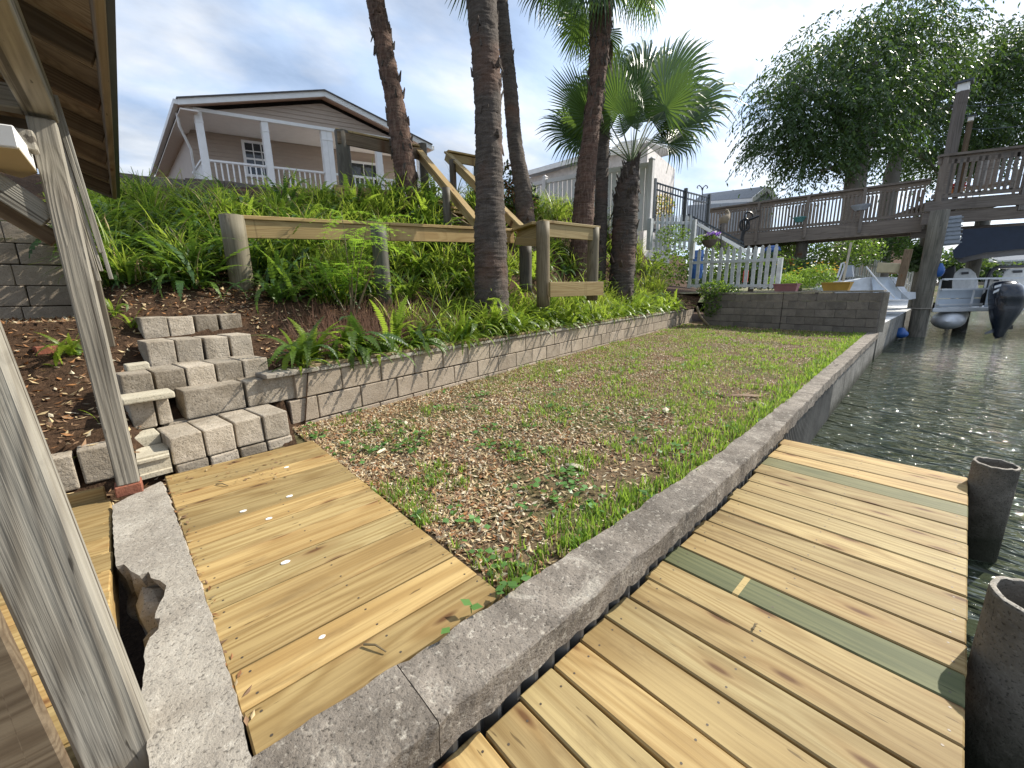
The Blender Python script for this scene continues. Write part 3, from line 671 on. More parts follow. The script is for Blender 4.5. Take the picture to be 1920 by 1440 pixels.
while x < 12.6:
    near = x < 6.5
    for s in (random.uniform(.14,.3), random.uniform(.45,.75)):
        if x < 3.3 and s > .4 and random.random() < .55: continue
        p = wall_pt(x+random.uniform(-.1,.1), s); p.z = bank_z(p.x,p.y)+.01
        key = 'a' if (x > 2.6 or random.random()<.4) else 'b'
        big = 1.25 if x < 2.4 else (1.0 if x < 8 else 1.25)
        if near: fern(p, 'bright sword fern on the block wall, ' + ('near its end by the steps' if x < 2.0 else 'in front of the brown dead stalks' if x < 3.1 else 'between the dead stalks and the thickest palm trunk' if x < 3.9 else 'just in front of the thickest palm trunk' if x < 4.7 else 'below the corner posts of the railing'), 'sword ferns along the retaining wall', key, 12, big*random.uniform(.8,1.1), TO_WATER)
        else: mass.append((random.choice(FARFERN[key]), rmat(p, big*random.uniform(.9,1.15)), SHIFT[key]))
    x += .26 if x < 3.0 else (.2 if x < 6.5 else .34)
x = .95
while x < 11.5:                             # small ferns rooted right behind the coping
    p = wall_pt(x, random.uniform(.06,.13)); p.z = .60 if x < 9 else bank_z(p.x,p.y)
    k_ = 'a' if random.random()<.75 else 'b'; mass.append((random.choice(FARFERN[k_]), rmat(p, random.uniform(.42,.72)), SHIFT[k_])); x += random.uniform(.16,.42)
def occupied(p):
    return (p.x < .98 and p.y < 5.2)
cnt = 0; tries = 0
while cnt < 420 and tries < 4000:           # the slope
    tries += 1
    u = random.uniform(150, 900); v = random.uniform(330, 575)
    p = hit(u, v, 3.0, 12)
    if p.z < .95 or s_of(p.x,p.y) > 8.6: continue
    s = s_of(p.x,p.y)
    if u < 470 and v > 545: continue
    if v < 372 and u < 760: continue
    if u < 330 and v > 470 and random.random() < .3: continue
    p = Vector((p.x,p.y,bank_z(p.x,p.y)))
    lit = v < 480 or (u > 720)  # sun and shade put into fern colour: bright ferns only where lit
    uv = CM @ (p-CP); uu = 960+FPX*uv.x/uv.z
    if 375 < uu < 520 and uv.z < 4.75: continue
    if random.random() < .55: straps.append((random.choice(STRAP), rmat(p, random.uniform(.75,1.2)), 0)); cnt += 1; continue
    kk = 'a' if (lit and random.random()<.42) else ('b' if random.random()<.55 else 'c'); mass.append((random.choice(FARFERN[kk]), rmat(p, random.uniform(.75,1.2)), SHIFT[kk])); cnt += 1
cnt = 0
while cnt < 260:                            # right hand slope under the fences
    x = random.uniform(3.6, 13.9); s = random.uniform(.5, 3.6)
    p = wall_pt(x, s); p.z = bank_z(p.x,p.y); cnt += 1
    if random.random() < .6: straps.append((random.choice(STRAP), rmat(p, random.uniform(.9,1.5)), 0)); continue
    kk = 'a' if random.random()<.6 else 'b'; mass.append((random.choice(FARFERN[kk]), rmat(p, random.uniform(.95,1.45)), SHIFT[kk]))
x = 2.4
while x < 12.8:                             # long strap leaves among the ferns of the lower bed
    p = wall_pt(x, random.uniform(.15,.9)); p.z = bank_z(p.x,p.y); straps.append((random.choice(STRAP), rmat(p, random.uniform(.7,1.15)), 0)); x += random.uniform(.05,.16)
merged('fern_ground_cover', FM, mass); merged('strap_leaf_cover', [M['strap'],M['fern_b'],M['dry1']], straps)
for (u,v,n,sc,lab_) in ((143,668,11,.62,'largest small fern beside the boathouse post, near the red brick'),(178,800,2,.45,'two fronded seedling fern low beside the boathouse post'),(112,690,5,.5,'small fern half hidden by the near boathouse post'),(215,600,6,.55,'small fern in the mulch just right of the far boathouse post'),(150,585,4,.6,'dark small fern under the side block wall'),(250,618,6,.5,'small fern touching the left end of the top step'),(128,870,2,.4,'tiny fern by the half buried blocks')):
    p = hit(u,v,1.5); p.z = bank_z(p.x,p.y)
    fern(p, lab_, 'small ferns beside the boathouse post', 'a', n, sc)
p = onz(505, 655, .66); fern(Vector((.95,3.85,.66)), 'fern at the top of the block steps beside the round post', 'ferns by the round post', 'b', 14, .75, -2.0)

# feathery bright shrub behind the first rail
def compound_leaf(L, pairs, lw, mats):
    m = MB(); pts = frond_pts(L, .35, .9, pairs); 
    for i in range(1, pairs+1):
        p = pts[i]; l = lw*(1-.55*abs(i/pairs-.45))
        for s in (-1,1):
            d = Vector((.55,s*.83,-.1)).normalized(); q = Vector((-d.y,d.x,0))
            for j in range(4):
                b = p + d*l*(j/4); w = l*.17*(1-.15*j)
                for s2 in (-1,1):
                    e = b + (d*.7+q*s2*.75).normalized()*w*2.0
                    m.add([b, b+d*w*.8, e, b+(e-b)*.5-d*w*.35],[(0,1,2,3)])
        m.add([pts[i-1]+Vector((0,.002,0)),pts[i-1]-Vector((0,.002,0)),p-Vector((0,.002,0)),p+Vector((0,.002,0))],[(0,1,2,3)])
    return m.mesh('leaf', mats)
random.seed(5)
M['shrub_leaf'] = m_leaf('shrub_leaf', (.14,.27,.025), (.20,.36,.035), .45, .4, tcol=(.55,.85,.08))
CL = [compound_leaf(L, 7, .075, M['shrub_leaf']) for L in (.34,.40,.30)]
base = atd(655, 560, 4.55); base.z = bank_z(base.x,base.y)
sh = thing('feathery_shrub', 'light green feathery shrub growing up through the lower railing', 'shrub', base)
D0 = (CM @ (base-CP)).z
for (u,v,spread) in ((640,395,3),(690,410,3),(712,470,3),(600,490,4),(660,510,4),(700,500,3),(610,520,3),(668,440,3)):
    top = atd(u,v,D0-.05+random.uniform(-.15,.1)); mm = MB(); mid = base.lerp(top,.5)+Vector((random.uniform(-.04,.04),0,.03)); mm.tube([base,mid,top],[.008,.006,.003],5); mm.build('stem', M['stem'], sh)
    for i in range(spread*2+3):
        q = base.lerp(top, random.uniform(.75,1.0))
        place('leaf', random.choice(CL), sh, q, Matrix.Rotation(random.uniform(0,6.28),4,'Z') @ Matrix.Rotation(random.uniform(-.3,.4),4,'Y'), (random.uniform(1.0,1.5),)*3)

# dead brown fronds in the bed
m = MB(); random.seed(9)
for i in range(2600):
    x = random.triangular(1.1, 4.6, 2.4); s = random.uniform(.3, 1.05); p = wall_pt(x, s); p.z = bank_z(p.x,p.y)
    h = random.uniform(.10,.34); a = random.uniform(0,6.28); l = random.uniform(.02,.16)
    t = p+Vector((math.cos(a)*l,math.sin(a)*l,h)); q = p.lerp(t,.6)+Vector((0,0,.03)); w = Vector((.0022,.0012,0))
    m.add([p-w,p+w,q+w,q-w],[(0,1,2,3)]); m.add([q-w,q+w,t],[(0,1,2)])
tag(m.build('dead_fern_stalks', M['stalk']), kind='stuff')

# ------------------------------------------------------------------ fallen leaves, grass, clover: uncountable
def leaf_field(name, mats, pts, weights, rng, lmin, lmax, lift=.012, tilt=.5, asp=.36):
    n = len(pts); P = np.array(pts); a = rng.uniform(0,2*np.pi,n); L = rng.uniform(lmin,lmax,n); tz = rng.normal(0,tilt,n); roll = rng.normal(0,tilt,n)
    d = np.stack([np.cos(a)*np.cos(tz), np.sin(a)*np.cos(tz), np.sin(tz)],1); sdv = np.stack([-np.sin(a), np.cos(a), roll*.6],1)
    c = P + np.array([0,0,1])*(rng.uniform(.003,lift,n)[:,None]); h = (d*L[:,None]*.5); w = sdv*(L*asp*.5)[:,None]; bend = np.array([0,0,1])*(L*rng.uniform(-.12,.22,n))[:,None]
    V = np.stack([c-h, c+w-bend*.3+h*.1, c+h+bend*.2, c-w-bend*.3+h*.1],1).reshape(-1,3)
    V[:,2] = np.maximum(V[:,2], np.repeat(P[:,2],4)+.002)
    me = bpy.data.meshes.new(name); F = np.arange(n*4).reshape(-1,4)
    me.from_pydata(V.tolist(), [], F.tolist())
    for q in mats: me.materials.append(q)
    me.polygons.foreach_set('material_index', rng.choice(len(mats), n, p=weights).astype(np.int32)); me.update()
    o = bpy.data.objects.new(name, me); COL.objects.link(o); tag(o, kind='stuff'); return o
def lawn_pts(n, rng, dens, x0=.77, x1=12.6, gamma=2.0):
    out = []
    while len(out) < n:
        x = x0 + (x1-x0)*rng.random()**gamma; y0, y1 = seawall_in(x)+.01, 3.298+.204*x-.02
        t = rng.random(); y = lerp(y0, y1, t)
        if x < .79 and y < 3: continue
        if rng.random() > dens(x,y,t): continue
        out.append((x,y,lawn_z(x,y)))
    return out
def patch(x, y, f=1.3, o=0): return .5+.5*mnoise.noise(Vector((x*f+o, y*f, o)))*1.6
drng = np.random.default_rng(3)
near_rust = lambda x,y,t: (.30+.55*min(1,t*1.6)+.5*max(0,t-.85)*6)*(.18+1.0*max(0,patch(x,y,1.5))**1.4)
pts = lawn_pts(64000, drng, near_rust, gamma=1.8)
leaf_field('fallen_leaves', [M['dry1'],M['dry2'],M['dry3'],M['dry4']], pts, [.38,.25,.19,.18], drng, .016, .046)
pts = []
while len(pts) < 9000:                      # leaves on the mulch bank
    x = drng.uniform(-1.2, 5); s = drng.uniform(-.3, 3.0)**1.0; p = wall_pt(x, s) if x > .9 else Vector((x, drng.uniform(2.85,6.2), 0))
    if p.x > -.0 and p.x < .80 and p.y < 4.7: continue
    if x > .9 and s < .05: continue
    pts.append((p.x,p.y,bank_z(p.x,p.y)))
leaf_field('bank_litter', [M['dry1'],M['dry2'],M['dry3'],M['dry4']], pts, [.27,.42,.22,.09], drng, .02, .07)
def grass_field(name, pts, rng, mats, weights, hmin, hmax, wid=.0042):
    n = len(pts); P = np.array(pts); a = rng.uniform(0,2*np.pi,n); H = rng.uniform(hmin,hmax,n); ln = rng.uniform(.1,.75,n)*H
    d = np.stack([np.cos(a),np.sin(a),np.zeros(n)],1); s = np.stack([-np.sin(a),np.cos(a),np.zeros(n)],1)*(wid*rng.uniform(.7,1.4,n)*(1+np.maximum(0,P[:,0]-3)*.10))[:,None]
    mid = P+d*(ln*.35)[:,None]+np.array([0,0,1])*(H*.6)[:,None]; tip = P+d*ln[:,None]+np.array([0,0,1])*H[:,None]
    V = np.stack([P-s,P+s,mid+s*.8,mid-s*.8,tip],1).reshape(-1,3); b = np.arange(n)*5
    F = [(i,i+1,i+2,i+3) for i in b.tolist()]+[(i+3,i+2,i+4) for i in b.tolist()]
    me = bpy.data.meshes.new(name); me.from_pydata(V.tolist(),[],F)
    for q in mats: me.materials.append(q)
    mi = rng.choice(len(mats), n, p=weights).astype(np.int32); me.polygons.foreach_set('material_index', np.concatenate([mi,mi])); me.update()
    o = bpy.data.objects.new(name, me); COL.objects.link(o); tag(o, kind='stuff')
gd = lambda x,y,t: max(0, patch(x,y,1.9,4)-.40)*1.5*((1.0-.95*t)**2.2*(.55+.12*x)+.10 if x < 3.5 else 1.0-.45*t)
tuft = lawn_pts(1900, drng, gd, gamma=1.7); pts = []
for (x,y,z) in tuft:
    for i in range(drng.integers(5,12)):
        r = abs(drng.normal(0,.028)); a = drng.uniform(0,6.283); pts.append((x+r*math.cos(a), max(seawall_in(x)+.004, y+r*math.sin(a)), z))
grass_field('lawn_grass', pts, drng, [M['grass_a'],M['fern_b'],M['grass_b']], [.56,.26,.18], .022, .062, .0034)
far_t = lawn_pts(4000, drng, lambda x,y,t: max(0, patch(x,y,1.2,4)-.22)*1.3*(1.05-.55*t) if x > 2.6 else 0, x0=2.6, gamma=1.15); pts = []
for (x,y,z) in far_t:
    for i in range(drng.integers(4,9)): pts.append((x+drng.normal(0,.06), max(seawall_in(x)+.004, y+drng.normal(0,.06)), z))
grass_field('thin_grass', pts, drng, [M['grass_a'],M['fern_b'],M['grass_b']], [.38,.10,.52], .014, .038, .0034)
edge = []
for i in range(420):
    x = 1.15+11*drng.random()**1.35; y = seawall_in(x)+abs(drng.normal(0,.10))+.01
    for j in range(drng.integers(6,14)): edge.append((x+drng.normal(0,.03), max(seawall_in(x)+.004,y+drng.normal(0,.03)), lawn_z(x,y)))
grass_field('edge_grass', edge, drng, [M['grass_a'],M['fern_b'],M['grass_b']], [.66,.26,.08], .03, .085, .0036)
cl = lambda x,y,t: max(0, patch(x,y,2.1,11)-.42)*2.2*(1 if x < 3.2 else .25)
pts = []
for (x,y,z) in lawn_pts(150, drng, cl, x1=6, gamma=1.9):
    for i in range(drng.integers(3,9)): pts.append((x+drng.normal(0,.04), max(seawall_in(x)+.02,y+drng.normal(0,.04)), z+.012))
pts = [p for p in pts if p[0] > .80]
leaf_field('lawn_clover', [M['clover'],M['fern_b']], pts, [.8,.2], drng, .022, .045, lift=.03, tilt=.3, asp=1.0)
# loose pale palm boots and shards lying on the lawn, one by one
def shard(u, v, L, w, ang, label, mat='dry4'):
    p = onz(u, v, .15); m = MB(); n = 7; vs = []
    for i in range(n):
        t = i/(n-1); ww = w*math.sin(math.pi*min(1,.15+t*.85))*.5; z = .012+.03*math.sin(t*3)*w*8
        vs += [((t-.5)*L,-ww,z),((t-.5)*L,0,z+.012),((t-.5)*L,ww,z)]
    m.add(vs, [(i*3+j,(i+1)*3+j,(i+1)*3+j+1,i*3+j+1) for i in range(n-1) for j in range(2)])
    me = m.mesh('palm_boot', M[mat]); o = place('palm_boot', me, None, (p.x,p.y,lawn_z(p.x,p.y)), Matrix.Rotation(ang,4,'Z')); tag(o, label, 'dry leaf')
shard(1078,872,.12,.05,1.9,'pale dry leaf base standing in the grass near the seawall')
shard(1248,770,.16,.05,.5,'pale palm shard lying in mid lawn')
shard(1388,742,.45,.05,2.3,'long brown curved palm shard lying by the seawall','dry2')
shard(1425,757,.14,.06,.9,'whitish palm shard beside the long brown one')
shard(715,845,.08,.03,.4,'pale flat shard lying on the leaves near the platform')
shard(1048,697,.14,.06,.2,'pale shard near the foot of the block wall')
shard(760,795,.06,.045,.9,'small white shard in the brown leaves')
# weeds leaning out of the joint over the cap
def weed(px, z, label, h=.05, n=3):
    p = onz(*px, z); m = MB()
    for i in range(n):
        a = random.uniform(0,6.28); l = random.uniform(.03,.05); c = p+Vector((math.cos(a)*.015,math.sin(a)*.015,h*random.uniform(.5,1))); d = Vector((math.cos(a),math.sin(a),.2))*l; s = Vector((-math.sin(a),math.cos(a),0))*l*.38
        m.add([c-d*.5,c+s,c+d*.6,c-s],[(0,1,2,3)]); m.tube([p,c-d*.4],.0012,4)
    tag(m.build('weed', M['clover'], off=p), label, 'weed')
weed((843,1190),.175,'small weed in the joint of the cap, nearest to the camera',.03,1)
weed((884,1150),.175,'round leafed weed sprouting between platform and seawall cap',.04,2)
weed((930,1122),.175,'upright weed leaf at the corner of platform and cap',.05,2)
weed((955,1108),.17,'green weed in the lawn corner behind the cap',.04,3)
weed((782,975),.15,'leafy weed at the right edge of the platform',.04,5)
weed((1210,935),.17,'bright weed leaning over the inner edge of the cap',.05,3)
# twigs on the platform
def twig(pa, pb, z, label):
    a, b = onz(*pa, z), onz(*pb, z); m = MB(); m.tube([a,a.lerp(b,.5)+Vector((.004,.003,.006)),b],[.0035,.003,.002],5); tag(m.build('twig', M['stem'], off=a), label, 'twig')
twig((682,1208),(724,1222),.178,'forked brown twig on the platform planks near the cap'); twig((410,698),(428,706),.6,'tiny twig on the block steps')
twig((405,908),(428,911),.175,'thin dark twig on the far planks of the platform'); twig((1412,1180),(1420,1170),.004,'tiny dark twig on a yellow dock plank')
random.seed(31)
pts = []
for i in range(150):
    if random.random()<.55: p = onz(random.uniform(330,560), random.uniform(845,905), .1715)
    else:
        y = random.uniform(.95,2.9); p = Vector((lerp(.035,-.03,(y-.95)/1.95)+random.uniform(0,.03), y, .1715))
    if -.04 < p.x < .76 and .93 < p.y < 2.94: pts.append((p.x,p.y,.1708))
leaf_field('platform_litter', [M['dry2'],M['dry3'],M['dry1']], pts, [.6,.25,.15], drng, .012, .034, lift=.006, tilt=.2)
# ------------------------------------------------------------------ lower railing on round posts
lr = thing('lower_railing', 'yellow pine railing with board cap on round posts above the fern bed', 'railing', atd(750,480,5.5))
def dpt(p): return (CM @ (Vector(p)-CP)).z
def rp(u, v, d): return atd(u, v, d)
PA = rp(432,408,4.3); Q = rp(960,432,6.86); P3 = rp(1018,418,6.07); P4 = rp(1114,428,6.75)
def upost(parent, u, vt, vb, d, r, mat='round_post', name='post', n=16):
    t = rp(u, vt, d); b = Vector((t.x, t.y, rp(u, vb, d).z)); 
    # plumb: keep the foot under the head
    return pole(name, M[mat], parent, b-Vector((0,0,.25)), t, r, n, r*.97)
upost(lr, 434, 404, 612, 4.3, .118)
upost(lr, 709, 424, 535, 4.95, .095, 'creosote')
upost(lr, 1018, 416, 545, 6.07, .105)
upost(lr, 1113, 427, 535, 6.75, .098)
upost(lr, 985, 462, 520, 6.9, .11, 'creosote')
def rail(a, b, mat='rail_wood', capw=.15, drop=.19, side=1, ext=0):
    a, b = Vector(a), Vector(b); d = (b-a).normalized(); n = Vector((d.y,-d.x,0)).normalized()*side
    board('rail_cap', M[mat], lr, a-d*ext, b+d*ext, capw, .04); board('rail_board', M[mat], lr, a+n*.035+Vector((0,0,-.02-drop/2)), b+n*.035+Vector((0,0,-.02-drop/2)), .04, drop)
mid = PA.lerp(Q, .44)
rail(PA+Vector((-.08,.02,0)), mid, side=1); rail(mid+(Q-PA).normalized()*.006, Q, side=1)
rail(Q+Vector((.02,-.08,0)), P3+Vector((-.07,.07,0)), side=-1); rail(P3+Vector((-.06,0,.012)), P4+Vector((.08,0,.012)), side=1)
a = rp(1030,543,6.15); b = rp(1130,541,6.8); board('rail_board', M['rail_wood'], lr, a, b, .045, .22)
a = rp(968,452,6.6); b = rp(1010,455,6.2); board('rail_board', M['rail_wood'], lr, a, b, .045, .12)

# ------------------------------------------------------------------ upper landing and stairs
us = thing('wooden_stairs', 'timber stairs with sloping handrails rising behind the palms to a landing', 'stairs', rp(760,380,7.4))
LA = rp(627,357,7.2); LB = rp(795,375,8.0); ld = (LB-LA); ld.z = 0; L_ = ld.length; ld.normalize(); ln = Vector((-ld.y,ld.x,0))
for i in range(7): board('plank', M['rail_wood'], us, LA+ln*(.07+.145*i)+Vector((0,0,.08)), LA+ln*(.07+.145*i)+ld*L_+Vector((0,0,.08)), .138, .038)
board('rim_board', M['rail_wood'], us, LA+Vector((0,0,-.03)), LA+ld*L_+Vector((0,0,-.03)), .04, .17)
for u, vt, vb, d, r in ((640,246,420,7.25,.125),(792,270,400,8.1,.085)): upost(us, u, vt, vb, d, r, 'creosote')
upost(us, 836, 352, 420, 7.0, .07, 'creosote'); upost(us, 848, 300, 370, 8.3, .07, 'creosote'); upost(us, 893, 296, 345, 8.9, .07, 'creosote')
board('rail_board', M['brown_wood'], us, rp(632,257,7.15), rp(790,290,8.0), .04, .20); board('rail_cap', M['rail_wood'], us, rp(628,244,7.2), rp(785,275,8.05), .14, .035)
def hand(pa, pb, name='handrail'):
    a, b = Vector(pa), Vector(pb); d = (b-a).normalized(); s = d.cross(Vector((0,0,1))).normalized(); up = s.cross(d)
    board(name, M['rail_wood'], us, a, b, .14, .04, up=up); board('handrail_side', M['rail_wood'], us, a-up*.09, b-up*.09, .04, .13, up=up)
hand(rp(781,276,8.05), rp(894,412,6.75)); hand(rp(838,286,8.5), rp(978,424,7.1))
board('rail_cap', M['rail_wood'], us, rp(838,284,8.5), rp(900,296,8.9), .14, .035); board('rail_board', M['rail_wood'], us, rp(845,296,8.55), rp(900,306,8.9), .04, .16)
SL0, SL1 = rp(812,378,8.0), rp(905,440,6.9); SR0, SR1 = rp(868,385,8.6), rp(965,446,7.3)
for i in range(6):
    t = i/5.5; a = SL0.lerp(SL1,t); b = SR0.lerp(SR1,t); b.z = a.z; board('tread', M['rail_wood'], us, a, b, .26, .04)
for a, b in ((SL0,SL1),(SR0,SR1)): 
    b = Vector((b.x,b.y,SL1.z)); a = Vector((a.x,a.y,SL0.z)); board('stringer', M['brown_wood'], us, a+Vector((0,0,-.1)), b+Vector((0,0,-.12)), .045, .24)

# ------------------------------------------------------------------ timber wall along the brow of the hill
tw = thing('timber_wall', 'low dark timber and block wall along the brow of the hill', 'wall', rp(420,340,7.6))
pr_ = [(150,322),(262,334),(350,341),(440,347),(505,354),(562,358),(640,362)]
for i in range(len(pr_)-1):
    d0, d1 = lerp(7.0,7.9,(pr_[i][0]-150)/490), lerp(7.0,7.9,(pr_[i+1][0]-150)/490)
    a, b = rp(*pr_[i],d0), rp(*pr_[i+1],d1); 
    for k_i, dz in enumerate((-.05,-.225)):
        board('timber', M['edge_timber'] if i >= 4 else M['dark_wood'], tw, a+(b-a).normalized()*.01+Vector((0,0,dz+random.uniform(-.02,.02))), b+Vector((0,0,dz+random.uniform(-.02,.02))), .17, .165, bevel=.01)

# ------------------------------------------------------------------ palms
k = NT('palm_bark'); v = k.vec((1,1,1)); rb = k.noise(k.vec((3,3,12)), 1.0, 6, .75, 1.2); fi = k.noise(k.vec((22,22,2.5)), 1.0, 4, .7)
c = k.mix(k.rng(rb,.35,.68), (.04,.03,.023), (.125,.10,.08)); c = k.mix(k.rng(fi,.45,.7,0,.7), c, (.055,.04,.03)); c = k.mix(k.rng(k.noise(v,1.3,3),.5,.7,0,.7), c, (.15,.075,.045))
k.col(k.bright(c,.85,1.15)); k.rough(.95); k.bump(k.math('ADD', rb, k.math('MULTIPLY', fi, .7)), .9, .03); M['palm_bark'] = k.m
k = NT('palm_bark_red'); rb = k.noise(k.vec((2,2,10)), 1.0, 5, .7, .6); fi = k.noise(k.vec((26,26,3)), 1.0, 4, .7)
c = k.mix(k.rng(rb,.35,.65), (.045,.024,.016), (.135,.072,.048)); c = k.mix(k.rng(fi,.45,.7,0,.7), c, (.20,.14,.10)); k.col(c); k.rough(.95); k.bump(k.math('ADD', rb, fi), .9, .03); M['palm_red'] = k.m
def trunk_mesh(pts, rads, mat, ring=.06, bulge=.06, seed=0, n=22):
    P = [Vector(p) for p in pts]; seg = []; tot = 0
    for i in range(len(P)-1): seg.append((P[i+1]-P[i]).length); tot += seg[-1]
    steps = int(tot/(ring/3)); vs = []; 
    for i in range(steps+1):
        t = tot*i/steps; j = 0; q = t
        while j < len(seg)-1 and q > seg[j]: q -= seg[j]; j += 1
        f = q/seg[j]; p0 = P[max(j-1,0)]; p1 = P[j]; p2 = P[j+1]; p3 = P[min(j+2,len(P)-1)]
        c = .5*((2*p1)+(p2-p0)*f+(2*p0-5*p1+4*p2-p3)*f*f+(3*p1-p0-3*p2+p3)*f**3) if 0 < j < len(seg)-1 or True else p1.lerp(p2,f)
        r = lerp(rads[j], rads[j+1], f)
        saw = (t/ring) % 1.0
        for a in range(n):
            th = 6.283*a/n; 
            rr = r*(1+bulge*(saw-.4)*(.6+.8*abs(mnoise.noise(Vector((math.cos(th)*2,math.sin(th)*2,t*5+seed)))))+.09*mnoise.noise(Vector((math.cos(th)*3,math.sin(th)*3,t*9+seed)))+.07*mnoise.noise(Vector((math.cos(th)*8,math.sin(th)*8,t*30+seed))))
            vs.append((c.x+rr*math.cos(th), c.y+rr*math.sin(th), c.z))
    m = MB(); m.add(vs, [(i*n+j,i*n+(j+1)%n,(i+1)*n+(j+1)%n,(i+1)*n+j) for i in range(steps) for j in range(n)]); return m
def boots(pts, rads, count, size, t0=0, t1=1, drop=False):
    """old leaf bases standing off the trunk"""
    P = [Vector(p) for p in pts]; m = MB()
    for i in range(count):
        t = lerp(t0,t1,random.random())*(len(P)-1); j = min(int(t),len(P)-2); c = P[j].lerp(P[j+1],t-j); r = lerp(rads[j],rads[j+1],t-j)
        a = random.uniform(0,6.283); d = Vector((math.cos(a),math.sin(a),0)); s = Vector((-d.y,d.x,0)); l = size*random.uniform(.6,1.3); w = size*.28*random.uniform(.7,1.3); out = random.uniform(.25,.55)
        b0 = c+d*r*.86; tp = b0+d*l*out+Vector((0,0,(-1 if drop and random.random()<.5 else 1)*l)); th = d*.012
        m.add([b0-s*w,b0+s*w,tp+s*w*.25,tp-s*w*.25,b0-s*w*.8-th*2+d*.03,b0+s*w*.8+d*.05,tp+s*w*.2+th,tp-s*w*.2+th],[(0,1,2,3),(7,6,5,4),(0,3,7,4),(1,5,6,2),(3,2,6,7)])
    return m
def fan_leaf(mats, stem=.9, R0=.75, nseg=34, droop=.7, spread=2.5, seed=0):
    """costapalmate fan: stalk along +X, then a folded fan of narrow segments whose tips hang"""
    rr = random.Random(seed); m = MB(); pts = [Vector((stem*i/5,0,-.10*stem*(i/5)**2)) for i in range(6)]
    m.tube(pts, [.018,.014,.012,.011,.010,.009], 5, mi=1)
    h = pts[-1]
    for i in range(nseg):
        a = -spread/2*1.05 + spread*1.05*i/(nseg-1); L = R0*(1-.28*abs(a/(spread/2))**2)*rr.uniform(.9,1.08)
        d = Vector((math.cos(a),math.sin(a),0)); s = Vector((-d.y,d.x,0)); zf = .02*(-1)**i
        base = h + Vector((.10*(1-abs(a)/spread*1.5),0,0))
        w0 = .5*spread/nseg; prevl = None; dd = droop*rr.uniform(.7,1.25)*(.7+.5*abs(a)/spread*2)
        rows = []
        for j in range(6):
            t = j/5; ext = L*(t if t < .6 else .6+(t-.6)*(1-dd*.35)); z = -.10*t - (dd*L*.55*max(0,t-.5)**2*4 if t > .5 else 0) + .12*abs(math.sin(a))*t*.6
            wd = (w0*ext*1.02 if t < .55 else w0*L*.56*(1-(t-.55)/.45)**.8*.95)+.0015
            c = base+d*ext+Vector((0,0,z)); f = zf*(1-t)*t*2
            rows.append((c-s*wd+Vector((0,0,f)), c+s*wd-Vector((0,0,f))))
        vs = [p for r_ in rows for p in r_]
        m.add(vs, [(2*j,2*j+1,2*j+3,2*j+2) for j in range(5)], 0)
    return m.mesh('leaf', mats)
random.seed(3)
M['petiole'] = m_plain('palm_stalk', (.10,.14,.035), .5)
FAN = [fan_leaf([M['palm_a'] if i < 3 else M['palm_b'],M['petiole']], seed=i, droop=(.55,.8,1.05,.7,1.0)[i], spread=(2.7,2.9,3.1,2.8,3.2)[i]) for i in range(5)]
def palm(name, label, cat, base, line, rads, mat, crown_n, leaf_s, mat_b=None, boot_n=60, boot_sz=.2, crown=True, low=-.5, key=None, drop=True, dirs=None, t0=0, seed=0):
    root = thing(name, label, cat, base, 'palms on the bank')
    random.seed(seed+40)
    tm = trunk_mesh([base-Vector((0,0,.3))]+line, rads, mat, seed=seed*13).build('trunk', mat, root, smooth=True)
    if boot_n: tag(boots([base]+line, rads, boot_n, boot_sz, t0, 1, drop).build('leaf_base', mat_b or mat, root), kind='stuff')
    if crown:
        top = Vector(line[-1])
        for i in range(crown_n):
            az = 2.4*i+random.uniform(-.3,.3); el = lerp(1.25, low, (i/crown_n)**.9)+random.uniform(-.12,.12)
            if dirs and i < len(dirs): az, el = dirs[i]
            rot = Matrix.Rotation(az,4,'Z') @ Matrix.Rotation(-el,4,'Y') @ Matrix.Rotation(random.uniform(-.5,.5),4,'X')
            place('leaf', random.choice(FAN if not key else key), root, top+Vector((0,0,random.uniform(-.25,.05)*leaf_s)), rot, (leaf_s*random.uniform(.85,1.1),)*3)
    return root
def line_px(pxs, d, dd=0): return [rp(u,v,d+dd*i) for i,(u,v) in enumerate(pxs)]
bA = hit(768,392,5); dA = dpt(bA)
palm('palm_tree', 'leaning shaggy red brown palm trunk in front of the house', 'palm', bA, line_px([(757,300),(742,200),(722,100),(703,0),(680,-130),(655,-270)], dA), [.20,.20,.175,.165,.16,.15,.15,.15], M['palm_red'], 16, 1.25, M['palm_bark'], 130, .13, seed=1)
bB = rp(920,505,5.6); bB.z = bank_z(bB.x,bB.y); dB = dpt(bB)
palm('palm_tree', 'thickest grey palm trunk standing in front of the lower railing', 'palm', bB, line_px([(919,440),(918,350),(915,200),(910,100),(902,0),(892,-120),(880,-300)], dB), [.27,.225,.195,.19,.20,.21,.215,.20,.2], M['palm_bark'], 18, 1.3, None, 70, .12, seed=2, t0=.35)
def foot_at(u,v,d):
    p = rp(u,v,d); p.z = min(p.z, bank_z(p.x,p.y)+.05) if bank_z(p.x,p.y) < p.z else p.z; return p
bC = foot_at(988,418,8.6); dC = dpt(bC)
palm('palm_tree', 'slender grey palm trunk leaning behind the thickest trunk', 'palm', bC, line_px([(982,370),(966,270),(955,150),(944,50),(935,-60),(925,-200)], dC), [.23,.19,.16,.15,.145,.135,.13,.13], M['palm_bark'], 16, 1.25, None, 20, .1, seed=3)
bD = foot_at(1090,420,9.2); dD = dpt(bD)
palm('palm_tree', 'dark red brown palm trunk with ragged husk below a hanging crown', 'palm', bD, line_px([(1096,360),(1108,250),(1120,150),(1126,50),(1130,-40),(1132,-110)], dD), [.29,.235,.19,.185,.25,.30,.28,.24], M['palm_red'], 22, 1.35, M['palm_bark'], 170, .17, low=-1.15, seed=4, t0=.35)
bE = foot_at(1126,416,10.0); dE = dpt(bE)
